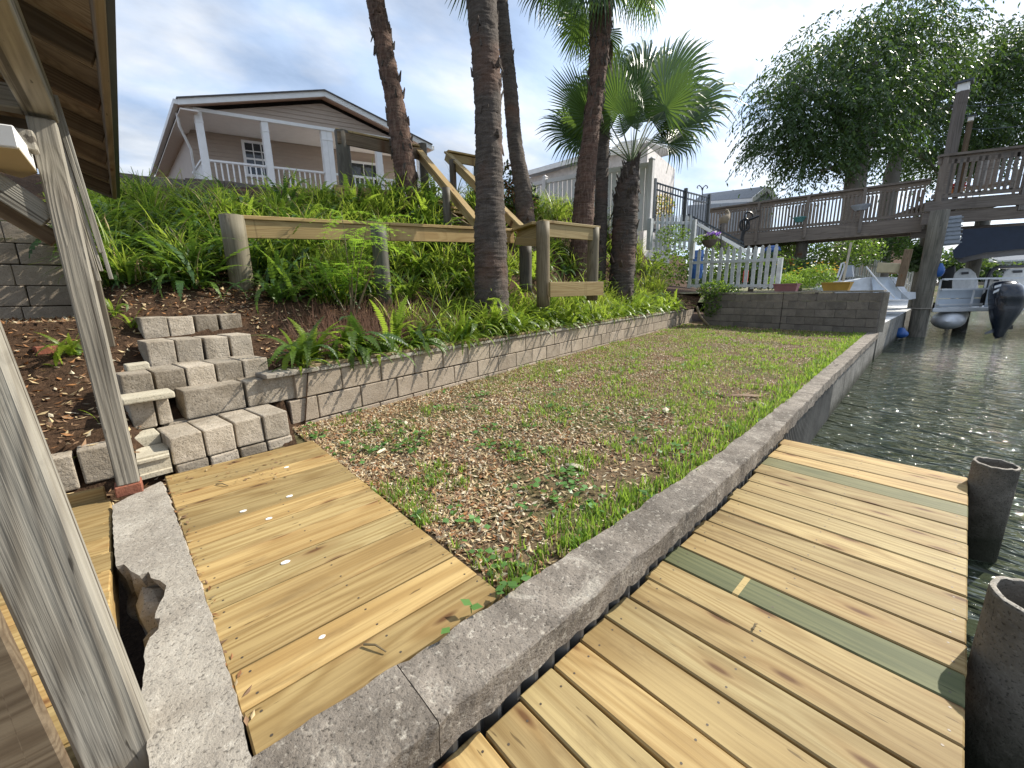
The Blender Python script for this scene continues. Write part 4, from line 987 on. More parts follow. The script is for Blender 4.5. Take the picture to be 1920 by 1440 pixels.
palm('palm_tree', 'mossy narrow palm trunk half hidden behind the red brown one', 'palm', bE, line_px([(1128,350),(1132,250),(1137,150),(1140,80)], dE), [.17,.16,.15,.14,.13,.13], M['palm_bark'], 0, 1, None, 24, .09, crown=False, seed=5)
bF = foot_at(1168,436,9.8); dF = dpt(bF)
FAN2 = [fan_leaf([M['palm_a'] if i != 2 else M['palm_b'],M['petiole']], seed=20+i, stem=.9, R0=.95, nseg=54, droop=(.45,.65,.9)[i], spread=(4.0,3.6,3.9)[i]) for i in range(3)]
pf = palm('cabbage_palm', 'short palm with a round crown of green fans and a booted trunk', 'palm', bF, line_px([(1173,390),(1178,340),(1184,305)], dF), [.30,.30,.25,.15,.12], M['palm_bark'], 0, 1.5, None, 150, .2, seed=6, crown=False)
topF = rp(1184,306,dF); random.seed(13)
for (u,v,dz,k_) in ((1243,205,-.3,0),(1195,195,-.1,1),(1162,212,-.4,0),(1112,222,-.2,1),(1098,250,.2,2),(1185,240,-.6,2),(1268,236,.1,1),(1238,165,.3,0),(1152,178,.5,1),(1208,162,.6,1),(1128,200,.6,2),(1225,222,.5,2),(1272,205,.5,1),(1120,262,.5,2),(1252,266,.3,2)):
    hub = rp(u,v,dF+dz); xd = hub-topF; L = xd.length; xd.normalize(); zd = (CP-hub).normalized()+Vector((random.uniform(-.45,.45),random.uniform(-.45,.45),random.uniform(.1,.8))); zd = (zd-xd*zd.dot(xd)).normalized(); yd = zd.cross(xd)
    rot = Matrix(((xd.x,yd.x,zd.x),(xd.y,yd.y,zd.y),(xd.z,yd.z,zd.z))).to_4x4(); place('leaf', FAN2[k_], pf, topF, rot, (L/.9, max(.62,L/.9*.66), max(.62,L/.9*.66)))
# small growth round the palm feet
random.seed(77); foot = []
for (b, nm, n) in ((bB,'fern round the foot of the thickest palm trunk',7),(bF,'fern climbing the foot of the short booted palm',6),(bD,'fern at the foot of the ragged red brown palm',4),(bA,'dark fern at the foot of the leaning shaggy palm',3)):
    for i in range(n):
        a = random.uniform(3.4,6.0); p = b+Vector((math.cos(a),math.sin(a),0))*random.uniform(.22,.42); p.z = bank_z(p.x,p.y)+random.uniform(0,.25 if b is not bA else .02)
        kk = 'a' if b is not bA else 'c'; foot.append((random.choice(FARFERN[kk]), rmat(p, random.uniform(.6,.95)), SHIFT[kk]))
merged('fern_clumps', FM, foot)
# leafy bush between the trunks
def leaf_cloud(name, mats, parent, blobs, n, size, rng, asp=.45, hang=0, fill=.35, wts=None, clusters=0, sig=.4):
    B = np.array([(b[0],b[1],b[2],b[3],b[4],b[5]) for b in blobs]); vol = B[:,3]*B[:,4]*B[:,5]; pick = rng.choice(len(B), n, p=vol/vol.sum())
    d = rng.normal(size=(n,3)); d /= np.linalg.norm(d,axis=1)[:,None]; r = fill+(1-fill)*rng.random(n)**.55; c = B[pick,:3]+d*B[pick,3:]*r[:,None]
    if clusters:                         # leaves gather in hanging clumps, the sky shows between
        C_ = c[:clusters]; w_ = rng.random(clusters)**1.5+.08; g_ = rng.choice(clusters, n, p=w_/w_.sum()); o_ = rng.normal(size=(n,3))*sig*(.55+.9*w_[g_])[:,None]; o_[:,2] = o_[:,2]*.8-np.hypot(o_[:,0],o_[:,1])**2/sig*.22
        c = C_[g_]+o_
    a = rng.normal(size=(n,3)); a[:,2] -= hang; a /= np.linalg.norm(a,axis=1)[:,None]; q = np.cross(a, rng.normal(size=(n,3))); q /= np.linalg.norm(q,axis=1)[:,None]+1e-6
    L = size*rng.uniform(.6,1.4,n); h = a*(L*.5)[:,None]; w = q*(L*asp*.5)[:,None]
    V = np.stack([c-h,c+w,c+h,c-w],1).reshape(-1,3); off = np.array(rloc(parent)) if parent else np.zeros(3)
    me = bpy.data.meshes.new(name); me.vertices.add(len(V)); me.vertices.foreach_set('co',(V-off).ravel()); me.loops.add(n*4); me.loops.foreach_set('vertex_index',np.arange(n*4,dtype=np.int32)); me.polygons.add(n); me.polygons.foreach_set('loop_start',np.arange(0,n*4,4,dtype=np.int32))
    for m_ in mats: me.materials.append(m_)
    me.polygons.foreach_set('material_index', rng.choice(len(mats),n,p=wts or [1/len(mats)]*len(mats)).astype(np.int32)); me.update(calc_edges=True)
    o = bpy.data.objects.new(name, me); COL.objects.link(o)
    if parent: o.parent = parent
    return o
frng = np.random.default_rng(19)
def bush(name, label, u, v, d, blobs, n, size, mats, cat='bush', group=None, stems=True):
    b = rp(u, v, d); o = thing(name, label, cat, b, group); BL_ = [(b.x+x, b.y+y, b.z+z, rx, ry, rz) for x,y,z,rx,ry,rz in blobs]
    leaf_cloud('foliage', mats, o, BL_, n, size, frng)
    if stems:
        m = MB()
        for (x,y,z,rx,ry,rz) in BL_: m.tube([b, b.lerp(Vector((x,y,z)),.5)+Vector((.03,0,.02)), Vector((x,y,z))],[.02,.014,.006],5)
        m.build('stem', M['stem'], o)
    return o
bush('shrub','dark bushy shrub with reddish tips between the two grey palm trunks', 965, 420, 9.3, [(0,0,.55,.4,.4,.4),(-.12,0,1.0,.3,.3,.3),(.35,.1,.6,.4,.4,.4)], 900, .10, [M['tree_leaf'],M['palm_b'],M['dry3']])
# ------------------------------------------------------------------ porch house on the hill
M['white'] = m_plain('white_trim', (.90,.90,.89), .5, 0, .04)
M['siding'] = m_plain('tan_siding', (.46,.37,.30), .6, 0, .04, 3)
M['soffit'] = m_plain('soffit_pink', (.74,.56,.47), .6, 0, .05)
M['ceiling'] = m_plain('porch_ceiling', (.88,.82,.77), .6, 0, .03)
M['roof'] = m_plain('roof_shingle', (.16,.16,.165), .9, 0, .2, 12)
k = NT('window_glass'); k.col((.03,.035,.04)); k.rough(.05); k.b.inputs['Specular IOR Level'].default_value = .7; M['glass'] = k.m
M['blind'] = m_plain('window_blind', (.52,.53,.54), .6)
HA = rp(386,300,11.5); HB = rp(743,339,13.9); HE = HB-HA; HE.z = 0; HE.normalize(); HN = Vector((-.03,1,0)).normalized(); HF = Vector((-HE.y,HE.x,0))
def hp(x, y, z): return Vector((HA.x,HA.y,0)) + HE*x + HN*y + Vector((0,0,z))
def hf(u, v, y=0.0):
    o = hp(0,y,0); r = ray(u,v); t = (o-CP).dot(HF)/r.dot(HF); p = CP+r*t; return (p-o).dot(HE), p.z
house = thing('porch_house', 'tan sided house with a white railed porch and gable on top of the hill', 'house', hp(0,0,4.0))
zc = (hf(367,206)[1]+hf(622,247)[1])/2; zr_ = HA.z; zf = zr_-.86
xl = hf(372,240)[0]; xr = hf(790,320)[0]; YB = 1.75
def hbox(name, mat, x0, x1, y0, y1, z0, z1, parent=None, bevel=0):
    m = MB(); c = [hp(x,y,z) for z in (z0,z1) for (x,y) in ((x0,y0),(x1,y0),(x1,y1),(x0,y1))]
    m.add(c, [(0,3,2,1),(4,5,6,7),(0,1,5,4),(1,2,6,5),(2,3,7,6),(3,0,4,7)]); return m.build(name, mat, parent or house, bevel=bevel)
def lap(name, parent, pt, x0, x1, z0, ztop, h=.12, clip=None, mat='siding'):
    m = MB(); z = z0
    while z < ztop-.01:
        z1 = min(z+h, ztop); a0, b0, a1, b1 = x0, x1, x0, x1
        if clip: a0, b0 = clip(z); a1, b1 = clip(z1)
        if b0-a0 > .05:
            if b1 < a1: a1 = b1 = (a1+b1)/2
            m.add([pt(a0,-.020,z),pt(b0,-.020,z),pt(b1,-.004,z1),pt(a1,-.004,z1),pt(a0,0,z),pt(b0,0,z)],[(0,1,2,3),(0,4,5,1)])
        z = z1
    return m.build(name, M[mat], parent)
lap('siding', house, lambda x,y,z: hp(x,YB+y,z), xl, xr, zf, zc)
hbox('wall', M['siding'], xl, xr, YB+.01, YB+.12, zf-1.5, zc+.02)
hbox('porch_floor', M['white'], xl-.05, xr+.1, -.08, YB, zf-.14, zf)
hbox('porch_ceiling', M['ceiling'], xl-.25, xr+.25, -.06, YB+.2, zc+.012, zc+.05)
hbox('header', M['white'], xl-.06, xr+.1, -.075, -.005, zc-.03, zc+.06)
cols = [hf(380,270)[0], hf(503,290)[0], hf(612,305)[0], hf(622,306)[0], hf(712,312)[0], hf(789,322)[0]]
for i, x in enumerate(cols):
    w = .075 if i in (2,3) else .085
    c = hbox('column', M['white'], x-w, x+w, -.05, .1, zf, zc-.03)
    hbox('column_cap', M['white'], x-w-.012, x+w+.012, -.062, .112, zc-.30, zc-.27, c)
bal = MB(); bal.box((-.019,-.019,0),(.019,.019,.70)); bme = bal.mesh('baluster', M['white'])
hrot = Matrix.Rotation(math.atan2(HE.y,HE.x),4,'Z')
def porch_rail(p0, p1):
    p0, p1 = Vector(p0), Vector(p1); d = (p1-p0); L = d.length; d.normalize()
    board('rail', M['white'], house, p0+Vector((0,0,.86)), p1+Vector((0,0,.86)), .09, .05, bevel=0); board('rail', M['white'], house, p0+Vector((0,0,.12)), p1+Vector((0,0,.12)), .06, .05, bevel=0)
    n = max(2,int(L/.135))
    for i in range(1,n): place('baluster', bme, house, p0+d*(L*i/n)+Vector((0,0,.14)), hrot)
for i in range(5):
    if i != 2: porch_rail(hp(cols[i]+.08,.02,zf), hp(cols[i+1]-.08,.02,zf))
porch_rail(hp(xl-.02,.1,zf), hp(xl-.02,YB-.02,zf))
# rake, gable, roof
xp, zp = hf(608,170,-.3); xL, zL = hf(333,184,-.3); xR, zR = hf(810,272,-.3)
slopeL = (zp-zL)/(xp-xL); slopeR = (zp-zR)/(xR-xp)
def gclip(z):
    return (xp-(zp-.26-z)/slopeL, xp+(zp-.26-z)/slopeR) if z < zp-.26 else (xp,xp)
lap('gable_siding', house, lambda x,y,z: hp(x,-.02+y,z), 0, 0, zc+.06, zp-.27, .12, lambda z: (max(xl-.1,gclip(z)[0]), min(xr+.15,gclip(z)[1])))
def slab(name, mat, xa, za, xb, zb, y0, y1, t, parent=None):
    m = MB(); c = [hp(xa,y0,za),hp(xb,y0,zb),hp(xb,y1,zb),hp(xa,y1,za)]; m.add([p-Vector((0,0,t)) for p in c]+c, [(0,3,2,1),(4,5,6,7),(0,1,5,4),(1,2,6,5),(2,3,7,6),(3,0,4,7)]); return m.build(name, mat, parent or house)
for nm, mt, dz, t, y0, y1 in (('roof',M['roof'],.03,.03,-.34,9),('fascia',M['white'],-.001,.15,-.30,-.26),('soffit',M['soffit'],-.11,.03,-.259,.0)):
    slab(nm, mt, xL-(.03 if nm=='roof' else 0), zL+dz-(.03*slopeL if nm=='roof' else 0), xp-.002, zp+dz, y0, y1, t); slab(nm, mt, xp+.002, zp+dz, xR, zR+dz, y0, y1, t)
# the long left side: eave soffit, gutter, side wall behind the porch, downspout
hbox('eave_soffit', M['ceiling'], xL+.02, xl+.02, -.25, 8.5, zL-.24, zL-.20)
hbox('gutter', M['white'], xL-.10, xL+.03, -.26, 8.8, zL-.13, zL-.01)
hbox('wall', M['siding'], xl-.02, xl+.1, YB+.12, 8.5, zf-1.5, zL-.2)
m = MB(); m.tube([hp(xL+.02,.35,zL-.15),hp(xL+.05,.5,zL-.45),hp(xl-.12,.9,zL-.9),hp(xl-.12,.95,zf-.2)], .035, 6); m.build('downspout', M['white'], house, smooth=True)
hbox('wall', M['siding'], xr, xr+.1, YB+.12, 8.5, zf-1.5, zR-.2); hbox('gutter', M['white'], xR-.03, xR+.10, -.26, 8.8, zR-.13, zR-.01)
def window(name, u0, v0, u1, v1, nx, ny, rel=.12):
    x0, z1 = hf(u0,v0,YB-.02); x1, z0 = hf(u1,v1,YB-.02); z1 = max(z0+.5, z1)
    f = MB(); t = .075
    def b(xa,xb,za,zb,ya=-.07,yb=-.022): 
        c = [hp(x,YB+y,z) for z in (za,zb) for (x,y) in ((xa,ya),(xb,ya),(xb,yb),(xa,yb))]; f.add(c,[(0,3,2,1),(4,5,6,7),(0,1,5,4),(1,2,6,5),(2,3,7,6),(3,0,4,7)])
    b(x0,x1,z1-t,z1); b(x0,x1,z0,z0+t); b(x0,x0+t,z0+t,z1-t); b(x1-t,x1,z0+t,z1-t)
    w = f.build(name, M['white'], house)
    hbox('pane', M['glass'], x0+t, x1-t, YB-.045, YB-.03, z0+t, z1-t, w)
    for i in range(1,nx): x = lerp(x0+t,x1-t,i/nx); hbox('muntin', M['white'], x-.013, x+.013, YB-.062, YB-.047, z0+t, z1-t, w)
    for i in range(1,ny): z = lerp(z0+t,z1-t,i/ny); hbox('muntin', M['white'], x0+t, x1-t, YB-.064, YB-.049, z-(.013 if i!=ny//2 else .03), z+(.013 if i!=ny//2 else .03), w)
    return w
window('window', 451, 262, 516, 336, 3, 4)
window('sliding_door', 641, 299, 722, 366, 2, 1)

# ------------------------------------------------------------------ white panel fence and the buildings behind it
M['vinyl'] = m_plain('white_vinyl', (.86,.82,.80), .5, 0, .04)
M['pink_wall'] = m_plain('pale_wall', (.78,.73,.70), .7)
M['metal_roof'] = m_plain('pale_metal_roof', (.62,.65,.68), .4, .2)
vf = thing('panel_fence', 'white vinyl panel fence with square posts behind the palms', 'fence', rp(1100,380,14))
FA, FB = rp(960,353,14.6), rp(1022,337,13.9); FC, FD = rp(1108,321,13.0), rp(1222,304,12.05)
fz = .25
pts = [FA,FB,FC,FD]; bottom = 3.0
for i in range(3):
    a, b = pts[i], pts[i+1]; d = Vector((b.x-a.x,b.y-a.y,0)); L = d.length; d.normalize(); n = int(L/.16)
    for j in range(n):
        p0 = a.lerp(b,j/n); p1 = a.lerp(b,(j+1)/n); zt = min(p0.z,p1.z)-.12; m = MB(); q = Vector((-d.y,d.x,0))*.02
        c0, c1 = Vector((p0.x,p0.y,0))+d*.005, Vector((p1.x,p1.y,0))-d*.005
        m.plate([c0+Vector((0,0,bottom)),c1+Vector((0,0,bottom)),c1+Vector((0,0,p1.z-.1)),c0+Vector((0,0,p0.z-.1))], q); m.build('fence_board', M['vinyl'], vf)
    board('fence_rail', M['vinyl'], vf, a+Vector((0,0,-.06)), b+Vector((0,0,-.06)), .06, .13, bevel=0)
for p in pts[1:]:
    if p is FC: continue
    o = board('fence_post', M['vinyl'], vf, Vector((p.x,p.y,bottom)), Vector((p.x,p.y,p.z+.08)), .14, .14, up=(0,1,0), bevel=.01)
    m = MB(); m.add([(-.085,-.085,0),(.085,-.085,0),(.085,.085,0),(-.085,.085,0),(0,0,.07)],[(0,3,2,1),(0,1,4),(1,2,4),(2,3,4),(3,0,4)]); place('post_cap', m.mesh('post_cap', M['vinyl']), vf, (p.x,p.y,p.z+.081))
def gable_house(name, label, a, b, depth, wall_h, roof_h, wallm, roofm, over=.3, win=0, gable_white=True, group=None):
    """box house: front from a to b (eave corners), ridge along the front"""
    a, b = Vector(a), Vector(b); b.z = a.z; e = (b-a); L = e.length; e.normalize(); n = Vector((-e.y,e.x,0)); o = thing(name, label, 'house', Vector((a.x,a.y,a.z-wall_h)), group)
    P = lambda x,y,z: a+e*x+n*y+Vector((0,0,z))
    m = MB(); c = [P(x,y,z) for z in (-wall_h,0) for x,y in ((0,0),(L,0),(L,depth),(0,depth))]
    m.add(c+[P(0,depth/2,roof_h),P(L,depth/2,roof_h)], [(0,1,5,4),(2,3,7,6),(1,2,6,9,5),(3,0,4,8,7)]); m.build('wall', wallm, o)
    for s, y0, y1 in ((0,-over,depth/2),(1,depth+over,depth/2)):
        z0 = -over*roof_h/(depth/2); m = MB(); q = [P(-over,y0,z0),P(L+over,y0,z0),P(L+over,y1,roof_h),P(-over,y1,roof_h)]; m.plate(q,(0,0,.07)); m.build('roof', roofm, o)
    for x in (-over,L+over-.05):
        for y0, y1 in ((-over,depth/2),(depth+over,depth/2)):
            z0 = -over*roof_h/(depth/2); board('fascia', M['white'], o, P(x+.02,y0,z0-.02), P(x+.02,y1,roof_h-.02), .05, .16, bevel=0)
    board('fascia', M['white'], o, P(-over,-over-.02,-over*roof_h/(depth/2)-.03), P(L+over,-over-.02,-over*roof_h/(depth/2)-.03), .05, .15, bevel=0)
    for i in range(win):
        x = L*(i+.5)/win; m = MB(); m.plate([P(x-.5,-.03,-1.5),P(x+.5,-.03,-1.5),P(x+.5,-.03,-.5),P(x-.5,-.03,-.5)], n*.02); w = m.build('window', M['glass'], o)
    return o
sb = thing('white_shed', 'pale shed with a low metal roof rising behind the white fence', 'shed', rp(1050,330,18))
a, b = rp(980,333,19.5), rp(1215,268,16.0); m = MB(); e = b-a; e.z = 0; e.normalize(); n = Vector((-e.y,e.x,0))
m.plate([Vector((a.x,a.y,2.5)),Vector((b.x,b.y,2.5)),b+Vector((0,0,-.1)),a+Vector((0,0,-.1))], n*4); m.build('wall', M['pink_wall'], sb)
m = MB(); m.plate([a-n*.3,b-n*.3,b+n*4.4+Vector((0,0,.7)),a+n*4.4+Vector((0,0,.7))],(0,0,.09)); m.build('roof', M['metal_roof'], sb)
board('fascia', M['white'], sb, a-n*.32+Vector((0,0,.02)), b-n*.32+Vector((0,0,.02)), .05, .2, bevel=0)
for i in range(18):
    p = a.lerp(b,i/17); board('roof_rib', M['metal_roof'], sb, p-n*.3+Vector((0,0,.1)), p+n*4.4+Vector((0,0,.8)), .04, .05, bevel=0)
pg = thing('white_pergola', 'small white slatted roof frame above the right end of the white fence', 'pergola', rp(1165,290,14.5))
a, b, c = rp(1128,292,14.5), rp(1196,284,14.0), rp(1160,268,15.5)
for i in range(6): board('slat', M['white'], pg, a.lerp(c,i/5), b.lerp(c+(b-a)*.6,i/5), .07, .05, bevel=0)
board('beam', M['white'], pg, a, c, .06, .06, bevel=0); board('beam', M['white'], pg, b, c+(b-a)*.6, .06, .06, bevel=0)
for p in (a,b): board('post', M['white'], pg, Vector((p.x,p.y,3.2)), p, .09, .09, up=(0,1,0), bevel=0)

# ------------------------------------------------------------------ dark metal fence, upper picket fence
M['dark_metal'] = m_plain('dark_metal', (.07,.085,.10), .45, .5)
M['picket'] = m_plain('weathered_white_picket', (.60,.62,.62), .7, 0, .12, 9)
mf = thing('metal_fence', 'dark metal bar fence stepping down beside the white fence', 'fence', rp(1280,400,13))
def bar_fence(parent, a, b, h, n, mat, r=.011, sag=0):
    for i in range(n+1):
        p = a.lerp(b,i/n); w = .045 if i in (0,n) else r
        board('bar' if i not in (0,n) else 'fence_post', mat, parent, Vector((p.x,p.y,p.z-h)), p+Vector((0,0,.08 if i in (0,n) else 0)), w*2, w*2, up=(0,1,0), bevel=0)
    for z in (-.03,-.22,-h+.1): board('rail', mat, parent, a+Vector((0,0,z)), b+Vector((0,0,z)), .035, .04, bevel=0)
bar_fence(mf, rp(1228,340,12.6), rp(1286,358,13.2), 1.5, 12, M['dark_metal']); bar_fence(mf, rp(1286,358,13.2), rp(1330,369,14.2), 1.5, 9, M['dark_metal'])
_pk = {}
def picket_mesh(h, w=.085):
    k_ = round(h,2)
    if k_ not in _pk:
        m = MB(); poly = [(-w/2,0),(w/2,0),(w/2,h-w*1.1),(w*.30,h-w*.85),(w*.42,h-w*.5),(0,h),(-w*.42,h-w*.5),(-w*.30,h-w*.85),(-w/2,h-w*1.1)]
        m.plate([(x,0,z) for x,z in poly],(0,.02,0)); _pk[k_] = m.mesh('picket', M['picket'])
    return _pk[k_]
def picket_fence(name, label, tops, h, rails, posts=True, w=.085):
    """tops: the tip of each picket in the place"""
    o = thing(name, label, 'fence', tops[len(tops)//2]-Vector((0,0,h)))
    a, b = tops[0], tops[-1]; d = Vector((b.x-a.x,b.y-a.y,0)).normalized(); ang = math.atan2(d.y,d.x); n = Vector((-d.y,d.x,0))
    for t in tops: place('picket', picket_mesh(h,w), o, t-Vector((0,0,h))+Vector((0,0,random.uniform(-.012,.012))), Matrix.Rotation(ang+random.uniform(-.02,.02),4,'Z') @ Matrix.Rotation(random.uniform(-.02,.02),4,'Y'))
    for r_ in rails: board('rail', M['picket'], o, a-d*.08+n*.045+Vector((0,0,r_-h)), b+d*.1+n*.045+Vector((0,0,r_-h)), .04, .085)
    return o
ups = [rp(1200+ (230+62*i)*.1458, 320+(548+2*i)*.1458+ (0 if i%2 else 1), 12.4+.06*i) for i in range(8)]
o = picket_fence('picket_fence', 'weathered picket fence piece below the dark metal fence', ups, 1.05, (.28,.80)); 
p = rp(1220,410,12.3); board('fence_post', M['picket'], o, Vector((p.x,p.y,p.z-.9)), p, .16, .12, up=(0,1,0)); p = rp(1302,412,12.9); board('fence_post', M['picket'], o, Vector((p.x,p.y,p.z-1.2)), p, .13, .13, up=(0,1,0))
xsu = [(1297,466),(1311,465),(1325,464),(1338,464),(1352,463),(1366,462),(1378,462),(1390,462),(1404,461),(1418,460),(1431,459),(1443,458),(1455,457)]
lows = [rp(u,v,lerp(13.1,11.6,i/12)) for i,(u,v) in enumerate(xsu)]
z_low = sum(p.z for p in lows)/len(lows)
lowf = picket_fence('picket_fence', 'weathered white picket fence standing on the dark block wall', lows, 1.24, (.07,.80), w=.10)
p = rp(1462,500,11.9); board('fence_post', M['picket'], lowf, Vector((p.x,p.y,1.2)), Vector((p.x,p.y,2.05)), .12, .12, up=(0,1,0))
# ------------------------------------------------------------------ cross wall at the end of the lawn
cw = thing('cross_wall', 'dark block wall closing the far end of the lawn', 'wall', Vector((12.5,3.4,.1)))
CR = rp(1641,627,8.95); CLp = rp(1330,607,12.05); CR.z = 0; CLp.z = 0
ce = (CLp-CR).normalized(); cn = Vector((-ce.y,ce.x,0)); cn = cn if cn.x > 0 else -cn; CLEN = (CLp-CR).length; TOPZ = 1.10
CA = math.atan2(ce.y, ce.x)
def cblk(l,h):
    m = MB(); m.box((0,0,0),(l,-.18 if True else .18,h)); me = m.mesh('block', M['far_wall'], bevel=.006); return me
cb_ = cblk(.397,.183); cb_top = cblk(.397,.15)
split = CLEN*.505
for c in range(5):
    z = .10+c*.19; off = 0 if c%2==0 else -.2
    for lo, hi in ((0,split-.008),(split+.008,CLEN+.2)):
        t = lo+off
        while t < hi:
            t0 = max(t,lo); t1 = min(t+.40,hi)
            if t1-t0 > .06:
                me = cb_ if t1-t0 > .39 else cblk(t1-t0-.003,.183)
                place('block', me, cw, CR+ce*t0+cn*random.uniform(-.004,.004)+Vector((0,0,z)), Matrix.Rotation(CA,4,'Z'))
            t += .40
for lo, hi in ((-.02,split-.008),(split+.008,CLEN+.2)):
    n = int((hi-lo)/.8)+1
    for i in range(n):
        a = CR+ce*lerp(lo,hi,i/n)+cn*.09+Vector((0,0,1.075)); b = CR+ce*(lerp(lo,hi,(i+1)/n)-.004)+cn*.09+Vector((0,0,1.075)); board('wall_cap', M['ledge'], cw, a, b, .21, .04)
board('wall_end', M['ledge'], cw, CR-ce*.012+cn*.09+Vector((0,0,.19)), CR-ce*.012+cn*.09+Vector((0,0,1.05)), .02, .18, up=(ce.x,ce.y,0), bevel=0)
TOPZ = 1.096
# neighbour's ground behind it
m = MB(); yA = CR+cn*.15; yB = CLp+cn*.15
m.add([(yA.x,yA.y,.33),(13.2,3.6,.33),(18,3.4,.33),(46,3.8,.33),(46,1.7,.33),(16,1.25,.33)],[(0,1,2,3,4,5)]); tag(m.build('neighbour_ground', M['white_conc']), kind='structure')
m = MB(); m.plate([(yA.x+.05,1.20,-1.6),(46,1.66,-1.6),(46,1.66,.33),(yA.x+.05,1.20,.33)],(0,.3,-.002)); nw = m.build('neighbour_seawall', M['panel'], off=(12.2,1.2,0)); tag(nw, 'grey neighbour seawall continuing past the dark block wall', 'seawall')
m = MB(); m.add([(13.8,4.0,1.02),(16,10,1.10),(60,24,1.3),(60,3.4,1.2),(18,3.0,1.02)],[(0,1,2,3,4)]); tag(m.build('neighbour_yard', M['yard']), kind='structure')
def tbox(name, label, cat, mat, corners, up, group=None):
    m = MB(); m.plate(corners, up); o = m.build(name, mat, off=corners[0]); return tag(o, label, cat, group)
# planters standing on the wall
def planter(u, label, mat, d, w=.44, h=.16):
    p = rp(u, 542, d); s = (p-CR).dot(ce); c = CR+ce*s+cn*.09+Vector((0,0,TOPZ)); o = thing('planter', label, 'planter', c, 'flower troughs on the cross wall')
    m = MB(); k_ = []
    for z, l, dd in ((0,w*.84,.13),(h,w,.19),(h,w-.03,.16),(h*.35,w*.86,.12)):
        k_.append([c+ce*a*l/2+cn*b*dd/2+Vector((0,0,z)) for a,b in ((-1,-1),(1,-1),(1,1),(-1,1))])
    vs = [p for r_ in k_ for p in r_]; fs = [(3,2,1,0)]+[(4*i+j,4*i+(j+1)%4,4*i+4+(j+1)%4,4*i+4+j) for i in range(3) for j in range(4)]+[(12,13,14,15)]
    m.add(vs, fs); m.build('trough', mat, o)
    m = MB(); 
    for s_ in (-1,1): m.bar(c-ce*w/2+cn*s_*.1+Vector((0,0,h)), c+ce*w/2+cn*s_*.1+Vector((0,0,h)), .02, .03)
    m.build('rim', mat, o)
    m = MB(); m.add([q+Vector((0,0,-.005)) for q in k_[2]],[(0,1,2,3)]); m.build('potting_soil', M['mulch'], o); return c
M['mauve'] = m_plain('mauve_plastic', (.33,.15,.17), .5, 0, .1); M['mustard'] = m_plain('mustard_plastic', (.50,.30,.06), .5, 0, .1)
c1 = planter(1507, 'mauve flower trough on top of the dark block wall', M['mauve'], 10.9, .56, .18); c2 = planter(1591, 'mustard yellow flower trough on the dark block wall near its end', M['mustard'], 9.9, .56, .18)
M['marigold'] = m_leaf('marigold_petal', (.75,.45,.05), (.85,.60,.15), .3, .5)
mg = thing('marigold_bush', 'loose green bush dotted with yellow flowers behind the mauve trough', 'flowers', Vector((14.0,4.6,1.05)))
p = rp(1512,530,12.4); leaf_cloud('foliage', [M['grass_a'],M['fern_b']], mg, [(p.x,p.y,p.z+.12,.55,.8,.32),(p.x+.1,p.y-.25,p.z+.25,.4,.45,.3)], 2600, .075, frng, asp=.3, hang=-.6)
m = MB()
for i in range(46):
    q = Vector((p.x+random.uniform(-.5,.5), p.y+random.uniform(-.85,.75), p.z+random.uniform(.2,.62))); r_ = random.uniform(.025,.04)
    m.add([q+Vector((r_*math.cos(t*1.047),r_*math.sin(t*1.047),.012*(-1)**t)) for t in range(6)]+[q+Vector((0,0,-.02))],[(0,1,2,3,4,5)]+[(j,(j+1)%6,6) for j in range(6)])
tag(m.build('flower', M['marigold'], mg), kind='stuff')
p = rp(1470,533,12.2); bush('low_plant','low yellow green plants between the picket fence and the mauve trough',1468,534,12.2,[(0,0,.12,.3,.5,.2)],900,.06,[M['grass_a']],'plant',stems=False)

# ------------------------------------------------------------------ raised walkway
wk = thing('raised_walkway', 'long dark raised walkway with baluster railing crossing to the boat dock', 'walkway', rp(1600,420,15))
WA, WB = rp(1330,393,17.7), rp(1746,336,13.4); WB.z = WA.z = (WA.z+WB.z)/2
wd = (WB-WA); WL = wd.length; wd.normalize(); wn2 = Vector((-wd.y,wd.x,0)); RH = 1.22
board('rail_cap', M['walk_wood'], wk, WA, WB, .20, .06, bevel=0); board('rail', M['walk_wood'], wk, WA+Vector((0,0,-.10)), WB+Vector((0,0,-.10)), .05, .12, bevel=0)
board('rail', M['walk_wood'], wk, WA+Vector((0,0,-RH+.16)), WB+Vector((0,0,-RH+.16)), .05, .10, bevel=0)
m = MB(); m.box((-.024,-.024,0),(.024,.024,RH-.26)); bm_ = m.mesh('baluster', M['walk_wood']); nb = 62; rw_ = Matrix.Rotation(math.atan2(wd.y,wd.x),4,'Z')
for i in range(1,nb): place('baluster', bm_, wk, WA+wd*(WL*i/nb)+Vector((0,0,-RH+.18)), rw_)
for t in (.28,.52,.76): p = WA+wd*WL*t-wn2*.04; board('rail_post', M['walk_wood'], wk, p+Vector((0,0,-RH-.30)), p+Vector((0,0,-.03)), .13, .1, up=(wd.x,wd.y,0), bevel=0)
board('beam', M['walk_wood'], wk, WA+Vector((0,0,-RH-.18)), WB+Vector((0,0,-RH-.18)), .10, .46, bevel=0)
board('beam', M['walk_wood'], wk, WA+wn2*1.3+Vector((0,0,-RH-.18)), WB+wn2*1.3+Vector((0,0,-RH-.18)), .10, .46, bevel=0)
n = int(WL/.15)
for i in range(n): p = WA+wd*(WL*(i+.5)/n)+Vector((0,0,-RH+.07)); board('plank', M['walk_wood'], wk, p, p+wn2*1.35, .14, .04, up=(0,0,1), bevel=0)
for (u,vt,d,w) in ((1507,436,16.0,.40),(1418,444,17.2,.22)):
    p = rp(u,vt,d); pole('support_post', M['creosote'], wk, Vector((p.x,p.y,.3)), p, w/2)
